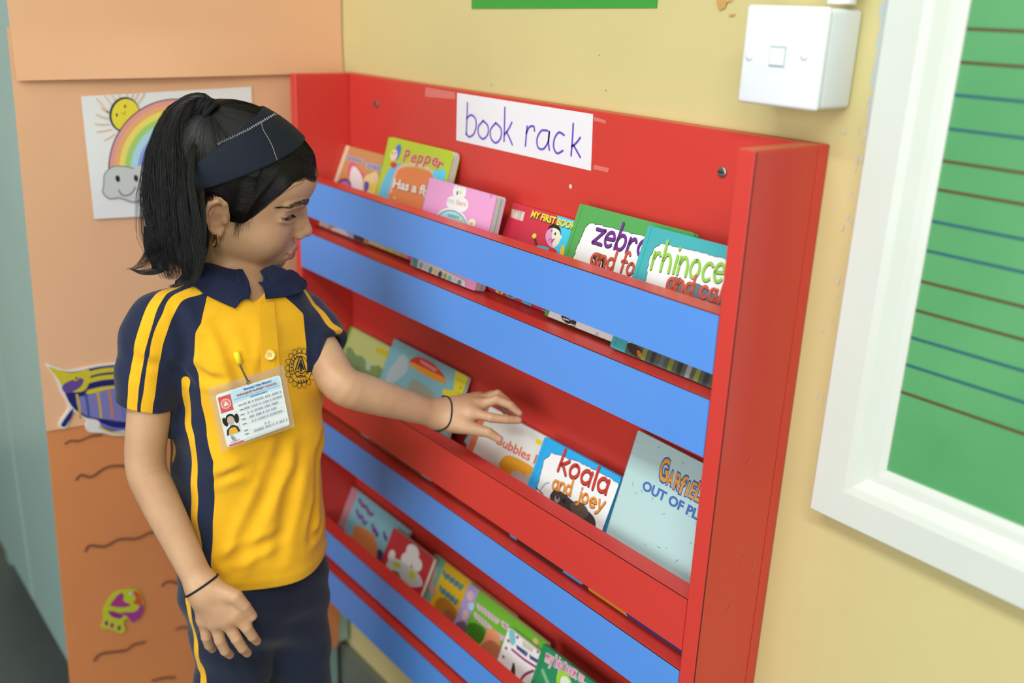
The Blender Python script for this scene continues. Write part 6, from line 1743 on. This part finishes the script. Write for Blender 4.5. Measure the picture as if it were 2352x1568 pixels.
tr = nt.nodes.new('ShaderNodeBsdfTransparent'); tr.inputs['Color'].default_value = (.97, .97, .97, 1); gl_ = nt.nodes.new('ShaderNodeBsdfGlossy'); gl_.inputs['Roughness'].default_value = .2; df = nt.nodes.new('ShaderNodeBsdfDiffuse'); df.inputs['Color'].default_value = (.75, .72, .68, 1)
a1 = nt.nodes.new('ShaderNodeMixShader'); a1.inputs['Fac'].default_value = .13; a2 = nt.nodes.new('ShaderNodeMixShader'); a2.inputs['Fac'].default_value = .05
nt.links.new(tr.outputs[0], a1.inputs[1]); nt.links.new(df.outputs[0], a1.inputs[2]); nt.links.new(a1.outputs[0], a2.inputs[1]); nt.links.new(gl_.outputs[0], a2.inputs[2]); nt.links.new(a2.outputs[0], nt.nodes['Material Output'].inputs['Surface'])
cuv = [S.uv(x, y) for x, y in corners]
plate(cuv, .004, -.0003, .0003, M_idp, 'card', card)
puv = [S.uv(x, y) for x, y in [(477, 892), (652, 837.5), (678, 980), (509, 1037)]]
plate(puv, .002, -.0006, -.0004, ML, 'laminate_pouch', card)
S.lift = .0004; S.step = .00003
def cu_(u, v):                                      # card coordinates 0..1 from the top-left corner
    a, b, c, d = [np.array(p) for p in cuv]; return tuple((1 - v) * ((1 - u) * a + u * b) + v * ((1 - u) * d + u * c))
def cpolyc(pts, rgb): S.poly([cu_(*p) for p in pts], rgb)
cpolyc([(.22, .02), (.97, .02), (.98, .25), (.22, .25)], (186, 226, 244))
cpolyc([(.025, .06), (.215, .06), (.215, .36), (.025, .36)], (214, 88, 88))
cc_ = cu_(.12, .21)
for k in range(14):
    a = 2 * PI * k / 14; S.ell((cc_[0] + .0052 * math.cos(a), cc_[1] + .0052 * math.sin(a)), (.0010, .0010), (240, 206, 200), n=8)
S.ell(cc_, (.0046, .0046), (226, 130, 126)); S.poly([(cc_[0] - .003, cc_[1] - .002), (cc_[0] + .003, cc_[1] - .002), (cc_[0], cc_[1] + .0035)], (244, 226, 222))
S.text("Bharatiya Vidya Bhavan's", cu_(.42, .075), cu_(.85, .075), .0034, (50, 90, 170), bold=.03)
S.text('PARANJAPE NURSERY SCHOOL', cu_(.30, .15), cu_(.93, .15), .0036, (190, 60, 80), bold=.03)
S.stroke([cu_(.25, .185), cu_(.95, .185)], .0007, (150, 180, 206), curve=False); S.stroke([cu_(.5, .225), cu_(.75, .225)], .0012, (90, 140, 200), curve=False)
# portrait
cpolyc([(.03, .39), (.24, .39), (.24, .78), (.03, .78)], (226, 232, 236))
S.ell(cu_(.135, .49), (.0052, .0052), (28, 30, 36)); S.ell(cu_(.052, .53), (.0026, .0056), (28, 30, 36), rot=10); S.ell(cu_(.225, .53), (.0026, .0056), (28, 30, 36), rot=-10); S.ell(cu_(.135, .53), (.0040, .0052), (196, 176, 164))
cpolyc([(.03, .78), (.05, .68), (.11, .63), (.17, .63), (.22, .68), (.24, .78)], (30, 44, 74)); cpolyc([(.06, .78), (.085, .68), (.135, .66), (.185, .68), (.21, .78)], (236, 178, 40)); cpolyc([(.105, .62), (.165, .62), (.135, .68)], (40, 60, 120))
S.stroke([cu_(.09, .86), cu_(.105, .80), cu_(.10, .90), cu_(.13, .84), cu_(.13, .92), cu_(.155, .88)], .0005, (60, 66, 74)); S.stroke([cu_(.06, .925), cu_(.20, .925)], .0006, (150, 156, 160), curve=False)
rr6 = random.Random(8)
for v, u0, u1 in [(.315, .37, .96), (.405, .37, .95), (.495, .40, .86), (.585, .42, .84), (.675, .44, .93), (.80, .62, .70), (.87, .44, .96)]:
    S.stroke([cu_(.30, v), cu_(.35, v)], .0011, (120, 130, 140), curve=False)
    u = u0
    while u < u1:
        w_ = rr6.uniform(.012, .03); S.stroke([cu_(u, v + .015), cu_(u + w_ * .3, v - .025), cu_(u + w_ * .6, v + .012), cu_(u + w_, v - .02)], .00045, (140, 158, 178), keep=True); u += w_ + rr6.choice((.006, .01, .03))
    S.k += 1; S.stroke([cu_(.37, v + .022), cu_(.96, v + .022)], .00025, (196, 206, 212), curve=False)
cpolyc([(.03, .955), (.26, .955), (.26, .985), (.03, .985)], (214, 92, 92)); cpolyc([(.26, .945), (.92, .945), (.95, .985), (.26, .99)], (206, 214, 216))
S.build('card_print', card)
# pin with a yellow cap
M_pin = mat('pin_steel', (140, 138, 132), 0.3, 0.5, metal=1.0); M_ycap = mat('yellow_plastic', (236, 222, 40), 0.35, 0.5)
pA = outp(545, 808, .0047); pB = outp(552, 831, .0047); hole = onplane(569, 876, o0, n0) + n0 * .0012
ccx = (pB - pA) / np.linalg.norm(pB - pA)
b = MB(); b.tube([pA - ccx * .001, pA, mixp(pA, pB, .5), pB, pB + ccx * .0006], [.0026, .0036, .0036, .0034, .0022], M_ycap, 14); pin_cap = b.build('pin_cap', card, True)
side = np.cross(hole - pB, n0); side /= np.linalg.norm(side)
b = MB(); b.tube(catmull([pB + side * .0006, mixp(pB, hole, .5) + side * .0007, hole + side * .0004], 5), .00055, M_pin, 7); b.tube(catmull([pB - side * .0006, mixp(pB, hole, .5) - side * .0006, hole - side * .0006], 5), .00055, M_pin, 7)
ed_ = (hole - pB) / np.linalg.norm(hole - pB); b.tube([hole + ed_ * .0008 + (side * math.cos(a) + ed_ * math.sin(a)) * .0019 for a in np.linspace(0, 2 * PI, 18, endpoint=False)], .0006, M_pin, 6, True); b.build('safety_pin', card, True)
# ------------------------------------------------------------------ light: ceiling tubes and soft daylight
def area(name, loc, size, power, rgb, rot=(0, 0, 0)):
    l = bpy.data.lights.new(name, 'AREA'); l.shape = 'RECTANGLE'; l.size, l.size_y = size; l.energy = power; l.color = rgb
    o = bpy.data.objects.new(name, l); COL.objects.link(o); o.location = loc; o.rotation_euler = rot
    return o
area('tube_light', (0.85, -1.60, 2.60), (1.25, 0.22), 19.0, (0.97, 0.99, 1.0))
area('tube_light', (2.15, -1.35, 2.60), (1.25, 0.22), 28.0, (0.97, 0.99, 1.0))
area('window_daylight', (1.5, -3.1, 1.35), (2.6, 1.7), 46.0, (0.95, 0.98, 1.0), (math.radians(90), 0, 0))
w = bpy.data.worlds.new('room_air'); scene.world = w; w.use_nodes = True
bg = w.node_tree.nodes['Background']; bg.inputs['Color'].default_value = (0.93, 0.96, 1.0, 1); bg.inputs['Strength'].default_value = 0.20
scene.view_settings.view_transform = 'Standard'
scene.view_settings.look = 'None'
scene.view_settings.gamma = 1.0
scene.view_settings.use_curve_mapping = False
scene.view_settings.exposure = 0.20
